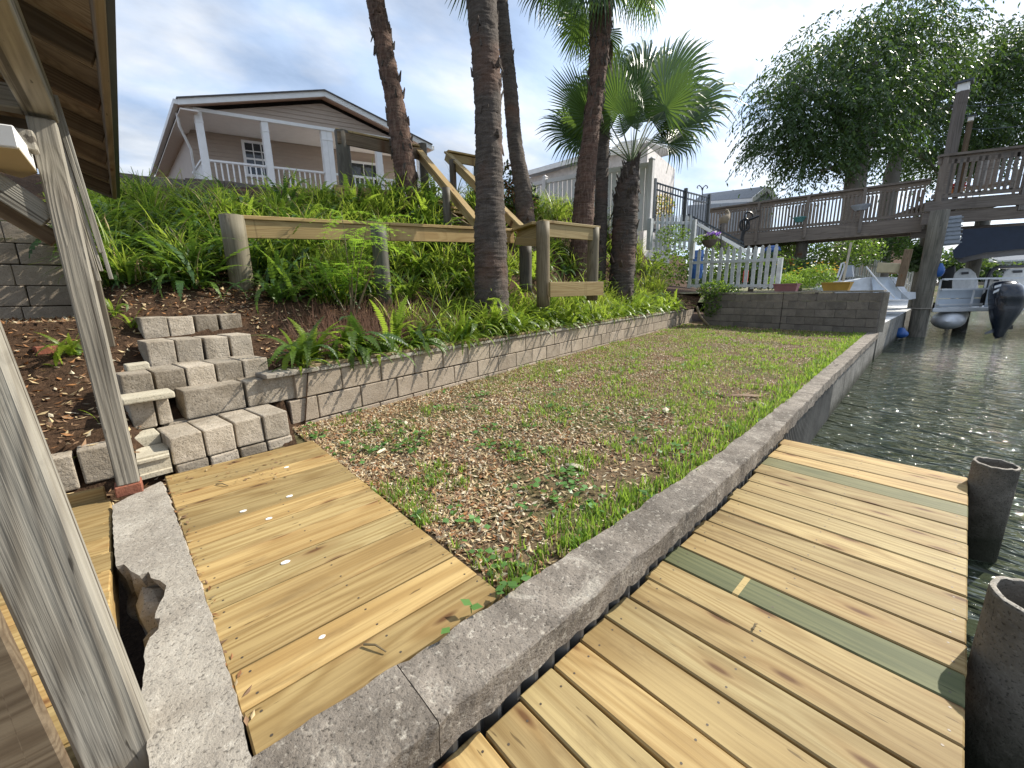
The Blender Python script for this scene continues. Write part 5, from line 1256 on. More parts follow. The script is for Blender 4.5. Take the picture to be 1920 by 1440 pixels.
for q in (0,1): board('rail_cap', M['walk_wood'], wk, WA+wn2*1.3, WB+wn2*1.3, .16, .05, bevel=0)
for i in range(1,nb): place('baluster', bm_, wk, WA+wn2*1.3+wd*(WL*(i+.3)/nb)+Vector((0,0,-RH+.18)), rw_)
M['teal'] = m_plain('teal_plastic', (.10,.30,.30), .5); M['pale_blue'] = m_plain('pale_blue_pot', (.42,.46,.55), .5)
def lathe(name, mat, prof, c, parent=None, n=16, smooth=True, off=None):
    m = MB(); vs = [(c[0]+r_*math.cos(6.283*j/n), c[1]+r_*math.sin(6.283*j/n), c[2]+z) for r_, z in prof for j in range(n)]
    m.add(vs, [(i*n+j,i*n+(j+1)%n,(i+1)*n+(j+1)%n,(i+1)*n+j) for i in range(len(prof)-1) for j in range(n)]+[tuple(reversed(range(n))), tuple((len(prof)-1)*n+j for j in range(n))])
    return m.build(name, mat, parent, smooth=False, off=off)
p = rp(1499,410,15.7); o = lathe('pot', M['teal'], [(.12,-.13),(.20,.02),(.22,.02),(.22,.05),(.18,.05),(.1,-.08)], p, off=p); tag(o,'teal plant bowl hung on the walkway railing','pot')
p = rp(1614,388,14.6); o = lathe('pot', M['pale_blue'], [(.16,-.12),(.28,.02),(.30,.06),(.26,.06),(.14,-.06)], p, off=p); tag(o,'pale blue and white bowl hung on the walkway railing','pot')
# black hoop ornament and carved bird in front of the walkway
M['black'] = m_plain('black_iron', (.02,.02,.022), .4, .3)
p = rp(1400,412,15.5); o = thing('garden_ornament', 'black iron hoop ornament with a barred body by the walkway railing', 'ornament', p-Vector((0,0,.9)))
def onplane(u,v,c): return rp(u,v,dpt(c))
m = MB(); m.tube([onplane(1404+7.5*math.cos(t*6.283/14),405+7.5*math.sin(t*6.283/14),p) for t in range(15)], .035, 6, cap=False); m.build('hoop', M['black'], o)
m = MB(); m.tube([onplane(1396+9*math.cos(t*6.283/14),422+11*math.sin(t*6.283/14),p) for t in range(15)], .04, 6, cap=False); m.build('body_ring', M['black'], o)
for du in (-4,0,4): m = MB(); m.tube([onplane(1396+du,412,p),onplane(1396+du,432,p)],.03,5); m.build('bar', M['black'], o)
m = MB(); m.tube([onplane(1404,412,p),onplane(1412,409,p),onplane(1422,405,p)],.05,6); m.build('arm', M['black'], o)
m = MB(); m.tube([onplane(1394,432,p),onplane(1391,448,p),onplane(1391,470,p)],.07,6); m.build('stake', M['black'], o)
M['bird'] = m_plain('carved_bird_wood', (.28,.22,.15), .8); p = rp(1358,420,14.6); o = thing('bird_statue', 'brown carved pelican statue on a dark post beyond the picket fence', 'statue', p-Vector((0,0,.5)))
m = MB(); m.tube([onplane(u,v,p) for u,v in ((1354,424),(1357,413),(1363,407),(1366,401),(1363,395),(1361,394))],[.05,.17,.12,.06,.055,.05],8); m.build('body', M['bird'], o, smooth=True)
m = MB(); m.tube([onplane(u,v,p) for u,v in ((1362,395),(1367,402),(1369,409))],[.05,.035,.01],6); m.build('beak', M['bird'], o)
m = MB(); m.tube([onplane(u,v,p) for u,v in ((1356,420),(1355,450),(1355,475))],[.10,.12,.12],8); m.build('perch', M['dark_wood'], o)
# stair handrail between the fences
sr = thing('stair_handrail', 'slanting white stringer with two dark rails behind the picket fence', 'handrail', rp(1370,460,14))
for (u0,v0,u1,v1,mt,w) in ((1290,402,1394,455,'dark_metal',.05),(1292,412,1396,462,'dark_metal',.035),(1282,405,1410,478,'white',.10)):
    board('rail', M[mt], sr, rp(u0,v0,13.9), rp(u1,v1,13.5), w, w, bevel=0)
for t in (.2,.5,.8): q = lerp(1282,1410,t); w_ = lerp(405,478,t); board('baluster', M['dark_metal'], sr, rp(q,w_,13.7), rp(q,w_-14,13.7), .03, .03, up=(0,1,0), bevel=0)
# hanging basket
p = rp(1330,452,12.6); hb = thing('hanging_basket', 'dark hanging basket with purple and pale flowers above the picket fence', 'basket', p)
lathe('basket', M['dark_wood'], [(.04,-.2),(.15,-.13),(.23,0),(.24,.02),(.2,.02)], p, hb)
leaf_cloud('foliage', [M['grass_a'],M['fern_b']], hb, [(p.x-.05,p.y+.22,p.z+.05,.22,.25,.16),(p.x,p.y,p.z+.1,.22,.22,.1)], 500, .07, frng)
M['purple'] = m_leaf('purple_petal', (.12,.05,.30), (.2,.09,.42), .3, .5); M['pale_pink'] = m_leaf('pale_petal', (.6,.45,.45), (.7,.6,.58), .3, .5)
leaf_cloud('flower', [M['purple'],M['pale_pink']], hb, [(p.x+.12,p.y-.12,p.z+.2,.14,.14,.09),(p.x-.02,p.y+.02,p.z+.18,.15,.15,.06)], 120, .07, frng, asp=.9)
board('hook_pole', M['black'], hb, rp(1352,520,12.9), rp(1352,420,12.9), .03, .03, up=(0,1,0), bevel=0); board('hook_arm', M['black'], hb, rp(1352,424,12.9), rp(1331,436,12.6), .02, .02, bevel=0)
# coloured things behind the pickets
M['red'] = m_plain('red_plastic', (.55,.04,.03), .4); M['blue'] = m_plain('blue_plastic', (.03,.12,.40), .4)
p = rp(1397,528,12.9); o = lathe('bottle', M['red'], [(.075,-.02),(.075,.32),(.05,.36),(.03,.37),(.03,.42)], p, off=p); tag(o,'red canister standing behind the pickets','canister')
p = rp(1306,505,13.6); o = lathe('drum', M['blue'], [(.18,-.3),(.2,0),(.18,.35),(.2,.37),(.18,.6)], p, off=p); tag(o,'blue drum behind the left end of the picket fence','drum')
p = rp(1448,470,14.8); o = lathe('tarp_roll', M['blue'], [(.15,-.15),(.28,.0),(.22,.12),(.05,.18)], p, off=p); tag(o,'blue covered bundle under the walkway','bundle')
M['terracotta'] = m_plain('terracotta', (.55,.22,.08), .8); p = rp(1480,492,15); o = lathe('pot', M['terracotta'], [(.10,-.12),(.16,.06),(.19,.06),(.19,.12),(.1,.12)], p, off=p); tag(o,'orange pot in the shade under the walkway','pot')
m = MB(); p = rp(1440,470,18.8); q = rp(1492,470,18.8); m.plate([p+Vector((0,0,-1.2)),q+Vector((0,0,-1.2)),q+Vector((0,0,.4)),p+Vector((0,0,.4))], Vector((.3,.4,0))); tag(m.build('shade_backdrop', M['dark_wood'], off=p), 'dark backdrop sheet standing in for the shade under the walkway','panel')  # dark sheet added as a backdrop for the shade under the walkway
# curly lamp hook, grey roofed house, orange house
lp = thing('garden_hook', 'thin post with two curled arms beyond the metal fence', 'hook', rp(1317,364,15)); p = rp(1317,364,15)
m = MB(); m.tube([onplane(1317,375,p),onplane(1317,352,p)],.02,5); m.build('pole', M['dark_metal'], lp)
for s_ in (-1,1): m = MB(); m.tube([onplane(1317+s_*x_,y_,p) for x_,y_ in ((0,358),(2,351),(6,347.5),(9,349),(10,352),(8,353))],.018,5); m.build('arm', M['dark_metal'], lp)
M['grey_roof'] = m_plain('grey_shingle', (.27,.29,.32), .9, 0, .1); M['grey_wall'] = m_plain('grey_house_wall', (.42,.46,.50), .7)
gh = thing('grey_house', 'grey roofed house with a white gable beyond the walkway', 'house', rp(1400,400,30))
a, b, c, d_ = rp(1300,381,34), rp(1410,374,29), rp(1438,352,29), rp(1320,366,34); e_ = rp(1456,380,29)
m = MB(); m.plate([a,b,c,d_], (0,.1,.12)); m.build('roof', M['grey_roof'], gh); m = MB(); m.plate([e_,c,d_+(e_-b)*.9,a+(e_-b)], (0,.1,.12)); m.build('roof', M['grey_roof'], gh)
m = MB(); m.plate([b+Vector((.05,.2,-2.5)),e_+Vector((0,.2,-2.5)),e_+Vector((0,.2,0)),c+Vector((0,.2,-.05)),b+Vector((.05,.2,0))],(.1,.12,0)); m.build('gable_wall', M['grey_wall'], gh)
m = MB(); m.plate([a+Vector((0,.3,-2.5)),b+Vector((0,.3,-2.5)),b+Vector((0,.3,-.1)),a+Vector((0,.3,-.1))],(.05,.15,0)); m.build('wall', M['grey_wall'], gh)
board('fascia', M['white'], gh, b+Vector((0,-.08,0)), c+Vector((0,-.08,0)), .1, .3, bevel=0); board('fascia', M['white'], gh, c+Vector((0,-.08,0)), e_+Vector((0,-.08,0)), .1, .3, bevel=0); board('gutter', M['white'], gh, a+Vector((0,-.1,-.05)), b+Vector((0,-.1,-.05)), .15, .22, bevel=0)
M['orange_wall'] = m_plain('peach_wall', (.62,.36,.24), .7)
gable_house('peach_house', 'small peach coloured house seen under the walkway', rp(1664,438,36), rp(1706,436,38), 4, 3.4, .9, M['orange_wall'], M['metal_roof'])

# ------------------------------------------------------------------ pilings, boat dock on the right
M['pile_wood'] = m_wood('tarred_piling', (.20,.195,.18), (.13,.13,.12), (.05,.05,.045), knot=.1, rings=40, dirt=.6)
p0 = rp(1717,630,13.4); p1 = rp(1752,404,13.4); bp = thing('piling', 'thick dark timber piling standing in the canal beside the white dock', 'piling', Vector((p0.x,p0.y,-.45)))
pole('post', M['pile_wood'], bp, Vector((p0.x,p0.y,-1.8)), Vector((p0.x,p0.y,p1.z)), .225, 18)
m = MB(); m.tube([Vector((p0.x+.24*math.cos(t*.4488),p0.y+.24*math.sin(t*.4488),rp(1712,578,13.4).z)) for t in range(15)], .022, 6, cap=False); m.build('rope', M['ledge'], bp)
bd = thing('boat_dock_deck', 'high dark timber deck with railing over the boat at the right', 'deck', rp(1850,400,13))
T0, T1 = rp(1760,297,13.0), rp(1990,262,11.9); T1.z = T0.z = (T0.z*.6+T1.z*.4); td = T1-T0; TL = td.length; td.normalize(); tn = Vector((-td.y,td.x,0))
fl = rp(1775,378,13).z
board('rail_cap', M['walk_wood'], bd, T0, T1, .24, .07, bevel=0); board('rail', M['walk_wood'], bd, T0+Vector((0,0,-.16)), T1+Vector((0,0,-.16)), .06, .2, bevel=0); board('rail', M['walk_wood'], bd, Vector((T0.x,T0.y,fl+.2)), Vector((T1.x,T1.y,fl+.2)), .06, .12, bevel=0)
hh = T0.z-fl; m = MB(); m.box((-.035,-.03,0),(.035,.03,hh-.35)); b3 = m.mesh('baluster', M['walk_wood']); rt_ = Matrix.Rotation(math.atan2(td.y,td.x),4,'Z')
for i in range(1,19): place('baluster', b3, bd, Vector((T0.x,T0.y,fl+.22))+td*(TL*i/19), rt_)
for t in (.06,.8): p = T0+td*TL*t; board('rail_post', M['walk_wood'], bd, Vector((p.x,p.y,fl-.4)), p, .16, .14, up=(td.x,td.y,0), bevel=0)
for k_i, (za, h, off) in enumerate(((fl-.10,.30,-.05),(fl-.46,.38,.0),(fl-.86,.30,.6))): board('rim_board', M['walk_wood'], bd, Vector((T0.x,T0.y,za))-td*.15+tn*off, Vector((T1.x,T1.y,za))+tn*off, .08, h-.01, bevel=0)
n = int(TL/.16)
for i in range(n): p = Vector((T0.x,T0.y,fl+.08))+td*(TL*(i+.5)/n); board('plank', M['walk_wood'], bd, p, p+tn*3.2, .15, .05, bevel=0)
p = T0+tn*3.0+td*1.2; pole('support_post', M['pile_wood'], bd, Vector((p.x,p.y,-1.5)), Vector((p.x,p.y,fl-.1)), .2); p = T0+tn*3.0+td*TL; pole('support_post', M['pile_wood'], bd, Vector((p.x,p.y,-1.5)), Vector((p.x,p.y,fl-.1)), .2)
lpst = thing('lamp_post', 'tall brown post with white cap lamps rising from the deck corner', 'post', rp(1752,404,13.35))
a = rp(1760,402,13.35); top = rp(1776,194,13.35); board('post', M['dark_wood'], lpst, a, Vector((a.x,a.y,top.z)), .30, .22, up=(td.x,td.y,0), bevel=.01)
a2 = a+td*.32; board('post', M['brown_wood'], lpst, a2, Vector((a2.x,a2.y,rp(1780,245,13.3).z)), .12, .1, up=(td.x,td.y,0), bevel=0)
for q, z in ((a,top.z),(a2,rp(1780,243,13.3).z)):
    s_ = 1.0 if q is a else .5
    m = MB(); m.box((q.x-.13*s_,q.y-.13*s_,z),(q.x+.13*s_,q.y+.13*s_,z+.22*s_)); m.build('lamp_shade', M['white'], lpst); m = MB(); m.box((q.x-.2*s_,q.y-.2*s_,z+.222*s_),(q.x+.2*s_,q.y+.2*s_,z+.28*s_)); m.build('lamp_cap', M['dark_metal'], lpst)
for v0, v1 in ((200,190),(243,236),(318,312)):
    m = MB(); m.tube([rp(1783,v0-2,13.2),rp(1850,v0-1,13.0),rp(1990,v1-6,12.5)], .010, 4); tag(m.build('wire', M['dark_metal'], off=rp(1783,v0,13.2)), {200:'topmost thin wire strung from the lamp post',243:'middle thin wire strung from the lamp post',318:'lowest thin wire strung above the deck railing'}[v0], 'wire')
# grey slatted box hung under the deck
gb = thing('grey_box', 'grey louvred box hanging under the deck corner beside the piling', 'box', rp(1783,430,12.7)); q = [rp(1764,408,12.7),rp(1805,403,12.6),rp(1801,458,12.6),rp(1759,461,12.7)]
M['box_grey'] = m_plain('box_grey', (.30,.33,.37), .6); m = MB(); m.plate(q, Vector((.25,.3,0))); m.build('box', M['box_grey'], gb, bevel=.02)
for i in range(7): t = (i+.5)/7; board('louvre', M['box_grey'], gb, q[0].lerp(q[3],t)+Vector((-.02,-.02,0)), q[1].lerp(q[2],t)+Vector((-.02,-.02,0)), .03, .035, bevel=0)
# furniture up on the deck
M['deck_panel'] = m_plain('weathered_panel', (.36,.34,.31), .8, 0, .2, 3); ch = thing('deck_chair', 'big weathered plank chair behind the deck railing', 'chair', rp(1850,355,14.2))
a, b = rp(1836,300,14.3), rp(1880,290,14.1); 
for i in range(4): x0_ = a.lerp(b,i/4); x1_ = a.lerp(b,(i+.92)/4); m = MB(); m.plate([x0_,x1_,x1_-Vector((0,0,.9)),x0_-Vector((0,0,.9))], Vector((.03,.04,0))); m.build('back_slat', M['deck_panel'], ch)
c = a.lerp(b,.5)-Vector((0,0,.92)); m = MB(); m.box((c.x-.55,c.y-.75,c.z-.05),(c.x+.35,c.y+.45,c.z)); m.build('seat', M['deck_panel'], ch)
for sx, sy in ((-.5,-.7),(.3,-.7),(-.5,.4),(.3,.4)): board('leg', M['deck_panel'], ch, Vector((c.x+sx,c.y+sy,fl+.1)), Vector((c.x+sx,c.y+sy,c.z+.25)), .09, .06, up=(0,1,0), bevel=0)
for s_ in (-.72,.42): board('armrest', M['deck_panel'], ch, Vector((c.x-.55,c.y+s_,c.z+.28)), Vector((c.x+.35,c.y+s_,c.z+.28)), .12, .04, bevel=0)
p = rp(1793,356,13.6); rpot = thing('flower_pot', 'red potted flowers behind the deck railing', 'pot', p); lathe('pot', M['terracotta'], [(.14,-.2),(.2,.0),(.22,.02),(.15,.02)], p, rpot); leaf_cloud('flower', [M['red']], rpot, [(p.x,p.y,p.z+.1,.24,.24,.1)], 160, .10, frng, asp=.9)

# ------------------------------------------------------------------ boat
M['alu'] = m_plain('boat_aluminium', (.66,.68,.71), .35, .15, .05); M['boat_panel'] = m_plain('boat_panel', (.52,.58,.65), .4, .0, .04); M['seat'] = m_plain('boat_seat_vinyl', (.70,.70,.68), .5); M['navy'] = m_plain('navy_canvas', (.012,.022,.045), .8); M['engine'] = m_plain('engine_black', (.012,.017,.028), .18, 0, .05); M['engine'].node_tree.nodes['Principled BSDF'].inputs['Coat Weight'].default_value = .4
pb = thing('pontoon_boat', 'grey railed pontoon boat under the dark blue canopy on the canal', 'boat', rp(1830,600,12.9)); BD = 12.9
bw = ray(1842,540); bw.z = 0; bw.normalize()      # boat's long axis, away from the camera
bx = Vector((bw.y,-bw.x,0))
def bpnt(u,v,back=0): return rp(u,v,BD)+bw*back
def pontoon(u, v, r):
    c = bpnt(u,v); m = MB(); prof = [(0,.02),(.05,.35),(.2,.68),(.45,.9),(.8,1.0),(7,1.0)]; n = 18; vs = []
    for y, k_ in prof:
        for j in range(n): a = 6.283*j/n; vs.append(tuple(c+bw*y+bx*(r*1.25*k_*math.cos(a))+Vector((0,0,r*.9*k_*math.sin(a)))))
    m.add(vs, [(i*n+j,i*n+(j+1)%n,(i+1)*n+(j+1)%n,(i+1)*n+j) for i in range(len(prof)-1) for j in range(n)]); return m.build('pontoon', M['alu'], pb, smooth=True)
pontoon(1775,603,.33); pontoon(2010,603,.33)
z_d = bpnt(1790,577).z; A_, B_ = bpnt(1749,577), bpnt(2035,577); A_.z = B_.z = z_d
m = MB(); m.plate([A_,B_,B_+bw*6.5,A_+bw*6.5], (0,0,-.13)); m.build('deck', M['alu'], pb, bevel=.02)
zt = bpnt(1757,524).z; zm = bpnt(1757,543).z
for z in (zt, zm, z_d+.1): board('rail', M['alu'], pb, Vector((A_.x,A_.y,z))+bx*.1+bw*.1, Vector((B_.x,B_.y,z))-bx*.1+bw*.1, .045, .05, bevel=0); board('rail', M['alu'], pb, Vector((A_.x,A_.y,z))+bx*.1+bw*.1, Vector((A_.x,A_.y,z))+bx*.1+bw*6, .045, .05, bevel=0)
for u in (1757,1823,1842,1925): p = bpnt(u,560,.1); board('rail_post', M['alu'], pb, Vector((p.x,p.y,z_d)), Vector((p.x,p.y,zt)), .05, .05, up=(0,1,0), bevel=0)
L0 = bpnt(1759,560,.13); L1 = bpnt(1840,560,.13); m = MB(); zc_ = (z_d+zm)/2
for za, zb in ((z_d+.02,zc_-.008),(zc_+.008,zm)): m = MB(); m.plate([Vector((L0.x,L0.y,za)),Vector((L1.x,L1.y,za)),Vector((L1.x,L1.y,zb)),Vector((L0.x,L0.y,zb))], bw*.03); m.build('side_panel', M['boat_panel'], pb)
L1 = bpnt(2030,560,.2); L0 = bpnt(1848,560,.2); m = MB(); m.plate([Vector((L0.x,L0.y,z_d)),Vector((L1.x,L1.y,z_d)),Vector((L1.x,L1.y,zm+.1)),Vector((L0.x,L0.y,zm+.1))], bw*.03); m.build('side_panel', M['boat_panel'], pb)
def seatback(u0,u1,vt,vb,back):
    m = MB(); cs = [(0,0),(.0,.45),(.1,.78),(.3,.96),(.5,1),(.7,.96),(.9,.78),(1,.45),(1,0)]; pts_ = [rp(lerp(u0,u1,s),lerp(vb,vt,t),BD+back) for s,t in cs]; m.plate(pts_, bw*.22); o = m.build('seat', M['seat'], pb, bevel=.05, segs=2)
    q = [rp(lerp(u0,u1,s),lerp(vb,vt,t),BD+back-.02) for s,t in ((.36,.72),(.64,.74),(.64,.84),(.36,.82))]; m = MB(); m.plate(q, bw*.01); m.build('handle_slot', M['black'], o)
seatback(1785,1834,502,548,.9); seatback(1877,1940,499,545,.9); seatback(1850,1886,520,548,1.5)
m = MB(); m.plate([rp(1764,508,BD+1.4),rp(1790,496,BD+1.4),rp(1796,545,BD+1.4),rp(1764,545,BD+1.4)], bw*.5); m.build('console', M['black'], pb, bevel=.04)
m = MB(); m.tube([bpnt(1841,572,.05),bpnt(1848,540,.05),bpnt(1853,518,.05),bpnt(1858,508,.05),bpnt(1872,501,.05),bpnt(1990,497,.05)], .055, 8); m.build('tow_bar', M['black'], pb, smooth=True)
# outboard engine: sections of the cowl and the leg
en = thing('outboard_motor', 'large glossy black outboard motor tilted at the back of the pontoon boat', 'motor', rp(1888,580,12.3)); ED = 12.3
def esec(u, v, wu, dep): return rp(u,v,ED), wu*ED/FPX*.74, dep
secs = [(1886,527,8,.10),(1886,529,20,.26),(1887,536,28,.42),(1888,546,31,.48),(1888,560,31.5,.48),(1887,561,31,.46),(1886,575,30,.43),(1883,588,26,.36),(1879,600,21,.28),(1877,612,16,.20),(1874,620,12,.14),(1872,630,9,.08),(1869,634,3,.03)]
m = MB(); n = 20; vs = []
for u,v,wu,dp_ in secs:
    c, w, dd = esec(u,v,wu,dp_)
    for j in range(n):
        a = 6.283*j/n; ca, sa = math.cos(a), math.sin(a); sg = lambda t: math.copysign(abs(t)**.75, t); vs.append(tuple(c+bx*w*sg(ca)+bw*dd*sg(sa)))
m.add(vs, [(i*n+j,i*n+(j+1)%n,(i+1)*n+(j+1)%n,(i+1)*n+j) for i in range(len(secs)-1) for j in range(n)]+[tuple(range(n)),tuple(reversed(range((len(secs)-1)*n,len(secs)*n)))]); m.build('cowl', M['engine'], en, smooth=True)
m = MB(); m.plate([rp(1872,612,ED),rp(1846,624,ED),rp(1845,627,ED),rp(1872,622,ED)], bw*.05); m.build('fin', M['engine'], en); m = MB(); m.plate([rp(1880,626,ED),rp(1866,632,ED),rp(1864,636,ED),rp(1870,635,ED)], bw*.04); m.build('skeg', M['engine'], en)
m = MB(); m.tube([rp(1895,600,ED+.1),rp(1908,585,ED+.2),rp(1918,572,ED+.4)], .07, 8); m.build('bracket', M['engine'], en)
for (u0,v0,u1,v1) in ((1865,536,1878,532),(1863,546,1874,541)):
    m = MB(); c0, c1 = rp(u0,v0,ED-.50), rp(u1,v1,ED-.52); m.plate([c0,c1,c1-Vector((0,0,.07)),c0-Vector((0,0,.07))], bw*.02); m.build('emblem', M['alu'], en)
for j in range(3):
    a = 2.1*j+.4; c = rp(1880,618,ED+.25); m = MB(); m.plate([c,c+bx*.2*math.cos(a-.3)+Vector((0,0,.2*math.sin(a-.3))),c+bx*.24*math.cos(a+.3)+Vector((0,0,.24*math.sin(a+.3)))], bw*.03); m.build('propeller_blade', M['engine'], en)
# canopy
cp_ = thing('boat_canopy', 'dark blue canvas boat canopy hanging under the deck', 'canopy', rp(1850,450,12.6))
m = MB(); o_ = [(1806,430),(1990,418),(1990,462),(1920,466),(1850,473),(1800,484),(1788,482),(1786,470),(1798,458)]; m.plate([rp(u,v,12.75) for u,v in o_], bw*4.5); m.build('canvas', M['navy'], cp_)
def ball(name, label, mat, c, r, sq=1.0):
    bm = bmesh.new(); bmesh.ops.create_uvsphere(bm, u_segments=14, v_segments=9, radius=1)
    for v in bm.verts: v.co = Vector((v.co.x*r, v.co.y*r, v.co.z*r*sq + (.35*r if v.co.z > .93 else 0)))
    me = bpy.data.meshes.new(name); bm.to_mesh(me); bm.free(); me.materials.append(mat); me.polygons.foreach_set('use_smooth',[True]*len(me.polygons)); o = place(name, me, None, c); return tag(o, label, 'fender', 'blue fenders')
ball('fender','blue fender hanging from the piling above the boat rail', M['blue'], rp(1761,508,12.8), .13, 1.5)
ball('fender','blue float lying low against the seawall in front of the piling', M['blue'], rp(1689,626,12.5), .18, .72)
# hollow pilings beside our dock
def hollow(name, label, c, r, top, group='hollow pilings beside the dock', broken=False, lean=(0,0)):
    o = thing(name, label, 'piling', Vector((c[0],c[1],-.45)), group); n = 28; prof = [(r,-1.6),(r*1.0,-.3),(r*.995,top-.01),(r*.97,top),(r*.86,top),(r*.84,top-.02),(r*.84,top-.55),(.01,top-.55)]
    m = MB(); vs = []
    for i, (q, z) in enumerate(prof):
        for j in range(n):
            a = 6.283*j/n; w = 1+.02*mnoise.noise(Vector((math.cos(a)*2,math.sin(a)*2,z*6))); zz_ = z + (.012*mnoise.noise(Vector((math.cos(a)*3,math.sin(a)*3,7))) if i in (2,3,4,5) else 0)
            vs.append((c[0]+q*w*math.cos(a)+lean[0]*(z+1.6), c[1]+q*w*math.sin(a)+lean[1]*(z+1.6), zz_))
    m.add(vs, [(i*n+j,i*n+(j+1)%n,(i+1)*n+(j+1)%n,(i+1)*n+j) for i in range(len(prof)-1) for j in range(n)]); b = m.build('shell', M['pile'], o, smooth=True)
    m = MB(); vs = [(c[0]+q*math.cos(6.283*j/n)+lean[0]*(top+1.6), c[1]+q*math.sin(6.283*j/n)+lean[1]*(top+1.6), top+dz+.012*mnoise.noise(Vector((math.cos(6.283*j/n)*3,math.sin(6.283*j/n)*3,7)))) for q,dz in ((r*.975,.001),(r*.90,.006),(r*.855,.001)) for j in range(n)]
    m.add(vs, [(i*n+j,i*n+(j+1)%n,(i+1)*n+(j+1)%n,(i+1)*n+j) for i in range(2) for j in range(n)]); m.build('rim', M['ledge'], o, smooth=True); return o
hollow('hollow_piling','tall hollow concrete piling at the far outer corner of the dock',(3.56,-.262),.094,.135)
hollow('hollow_piling','wide hollow piling with pale rim close to the camera beside the dock',(1.86,-.298),.117,.225)

# ------------------------------------------------------------------ little white boat and clutter on the neighbour's dock
db = thing('white_dinghy', 'small white boat on the pale dock behind the dark wall', 'boat', rp(1640,545,11.5))
M['hull'] = m_plain('white_hull', (.62,.65,.69), .4)
def P_(u,v,d): return rp(u,v,d)
m = MB(); m.plate([P_(1520,541,12.6),P_(1566,527,12.6),P_(1634,519,12.0),P_(1668,519,11.7),P_(1690,548,11.6),P_(1706,549,11.6),P_(1706,562,11.6),P_(1640,562,11.6)], bw*1.6); m.build('hull', M['hull'], db)
m = MB(); m.plate([P_(1634,520,11.95),P_(1640,562,11.55),P_(1690,562,11.5),P_(1689,549,11.5),P_(1668,520,11.6)], bw*.06-bx*.02); m.build('transom', M['boat_panel'], db)
m = MB(); m.plate([P_(1646,492,11.6),P_(1696,494,11.5),P_(1694,512,11.5),P_(1642,511,11.6)], bw*.9); o = m.build('cushion_box', m_plain('tan_box', (.44,.37,.22), .7) , off=P_(1646,492,11.6), bevel=.02); tag(o,'tan box lying on top of the little white boat','box')
o = thing('tiller_board', 'brown rudder board standing at the back of the little white boat', 'rudder', P_(1690,540,11.4)); board('blade', M['brown_wood'], o, P_(1687,537,11.4), P_(1704,468,11.4), .18, .05, up=(bw.x,bw.y,0))
o = thing('oar', 'pale pole leaning up out of the yellow trough area', 'pole', P_(1580,525,11.2)); board('shaft', m_plain('pale_pole',(.50,.44,.33),.6), o, P_(1581,527,11.2), P_(1596,455,11.2), .05, .05, up=(bw.x,bw.y,0)); 
m = MB(); m.tube([P_(1570,520,11.3),P_(1578,494,11.3),P_(1582,492,11.3),P_(1583,500,11.3),P_(1573,527,11.3)],.022,6); tag(m.build('folded_frame', M['alu'], off=P_(1572,520,11.3)),'small grey folded frame beside the pale pole','frame')
m = MB(); m.tube([P_(1624,500,11.2),P_(1650,532,11.0),P_(1678,559,10.9)],.02,6); tag(m.build('boat_pole', M['alu'], off=P_(1624,500,11.2)),'thin slanting metal pole across the white boat','pole')
m = MB(); m.plate([P_(1586,497,12.8),P_(1598,497,12.8),P_(1598,519,12.8),P_(1586,519,12.8)], bw*.3); tag(m.build('grey_bin', M['box_grey'], off=P_(1590,500,12.8)),'grey bin behind the pale pole','bin')
tops = [rp(u,lerp(476,489,i/14),lerp(20,17.5,i/14)) for i,u in enumerate(np.linspace(1592,1652,15))]; picket_fence('picket_fence','far white picket fence behind the little white boat',tops,1.15,(.25,.85),w=.13)
tops = [rp(u,lerp(492,500,i/7),lerp(17.0,15.5,i/7)) for i,u in enumerate(np.linspace(1700,1732,8))]; picket_fence('picket_fence','short run of pale pickets close behind the big piling',tops,1.1,(.25,.8),w=.13)
# green planting beyond
G1 = [M['tree_leaf'],M['tree_leaf2']]; G2 = [M['tree_leaf2'],M['fern_b']]
bush('shrub','round green shrub under the walkway left of the thick support post',1478,470,17.5,[(0,0,.3,.7,.7,.5)],1300,.12,G2)
bush('shrub','broad green shrub growing under the walkway right of the support post',1570,490,18.5,[(0,0,.4,1.3,1.2,.9),(-.8,.8,.2,.8,.9,.7),(.9,-.8,.4,.7,.8,.7)],3600,.14,G2)
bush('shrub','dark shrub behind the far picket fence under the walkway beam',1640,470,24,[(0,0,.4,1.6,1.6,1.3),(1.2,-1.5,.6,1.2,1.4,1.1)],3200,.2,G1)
bush('shrub','light green bush beside the peach house near the big piling',1722,450,22,[(0,0,0,1.0,1.0,1.4)],1700,.16,G2)
bush('spiky_plant','dark spiky plant just left of the big piling',1722,485,15.8,[(0,0,0,.45,.45,.5)],500,.22,[M['palm_b']],'plant')
bush('shrub','orange tinted shrub behind the dark metal fence',1240,400,13.8,[(0,0,.2,.45,.45,.45)],600,.1,[M['dry1'],M['marigold'],M['fern_b']])
bush('shrub','mixed green shrub filling the space behind the left pickets',1345,505,15.0,[(0,0,.1,1.4,1.0,.9),(1.2,-1.4,-.1,1.2,1.0,.7),(-1.2,1.2,.2,1.2,1.0,.8)],4200,.13,G2)
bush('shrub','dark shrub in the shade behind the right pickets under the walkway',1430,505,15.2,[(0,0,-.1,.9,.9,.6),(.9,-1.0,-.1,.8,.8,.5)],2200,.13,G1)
bush('shrub','leafy creeper shrub in front of the upper picket fence',1262,440,12.1,[(0,0,0,.5,.5,.3)],700,.07,G2,stems=False)

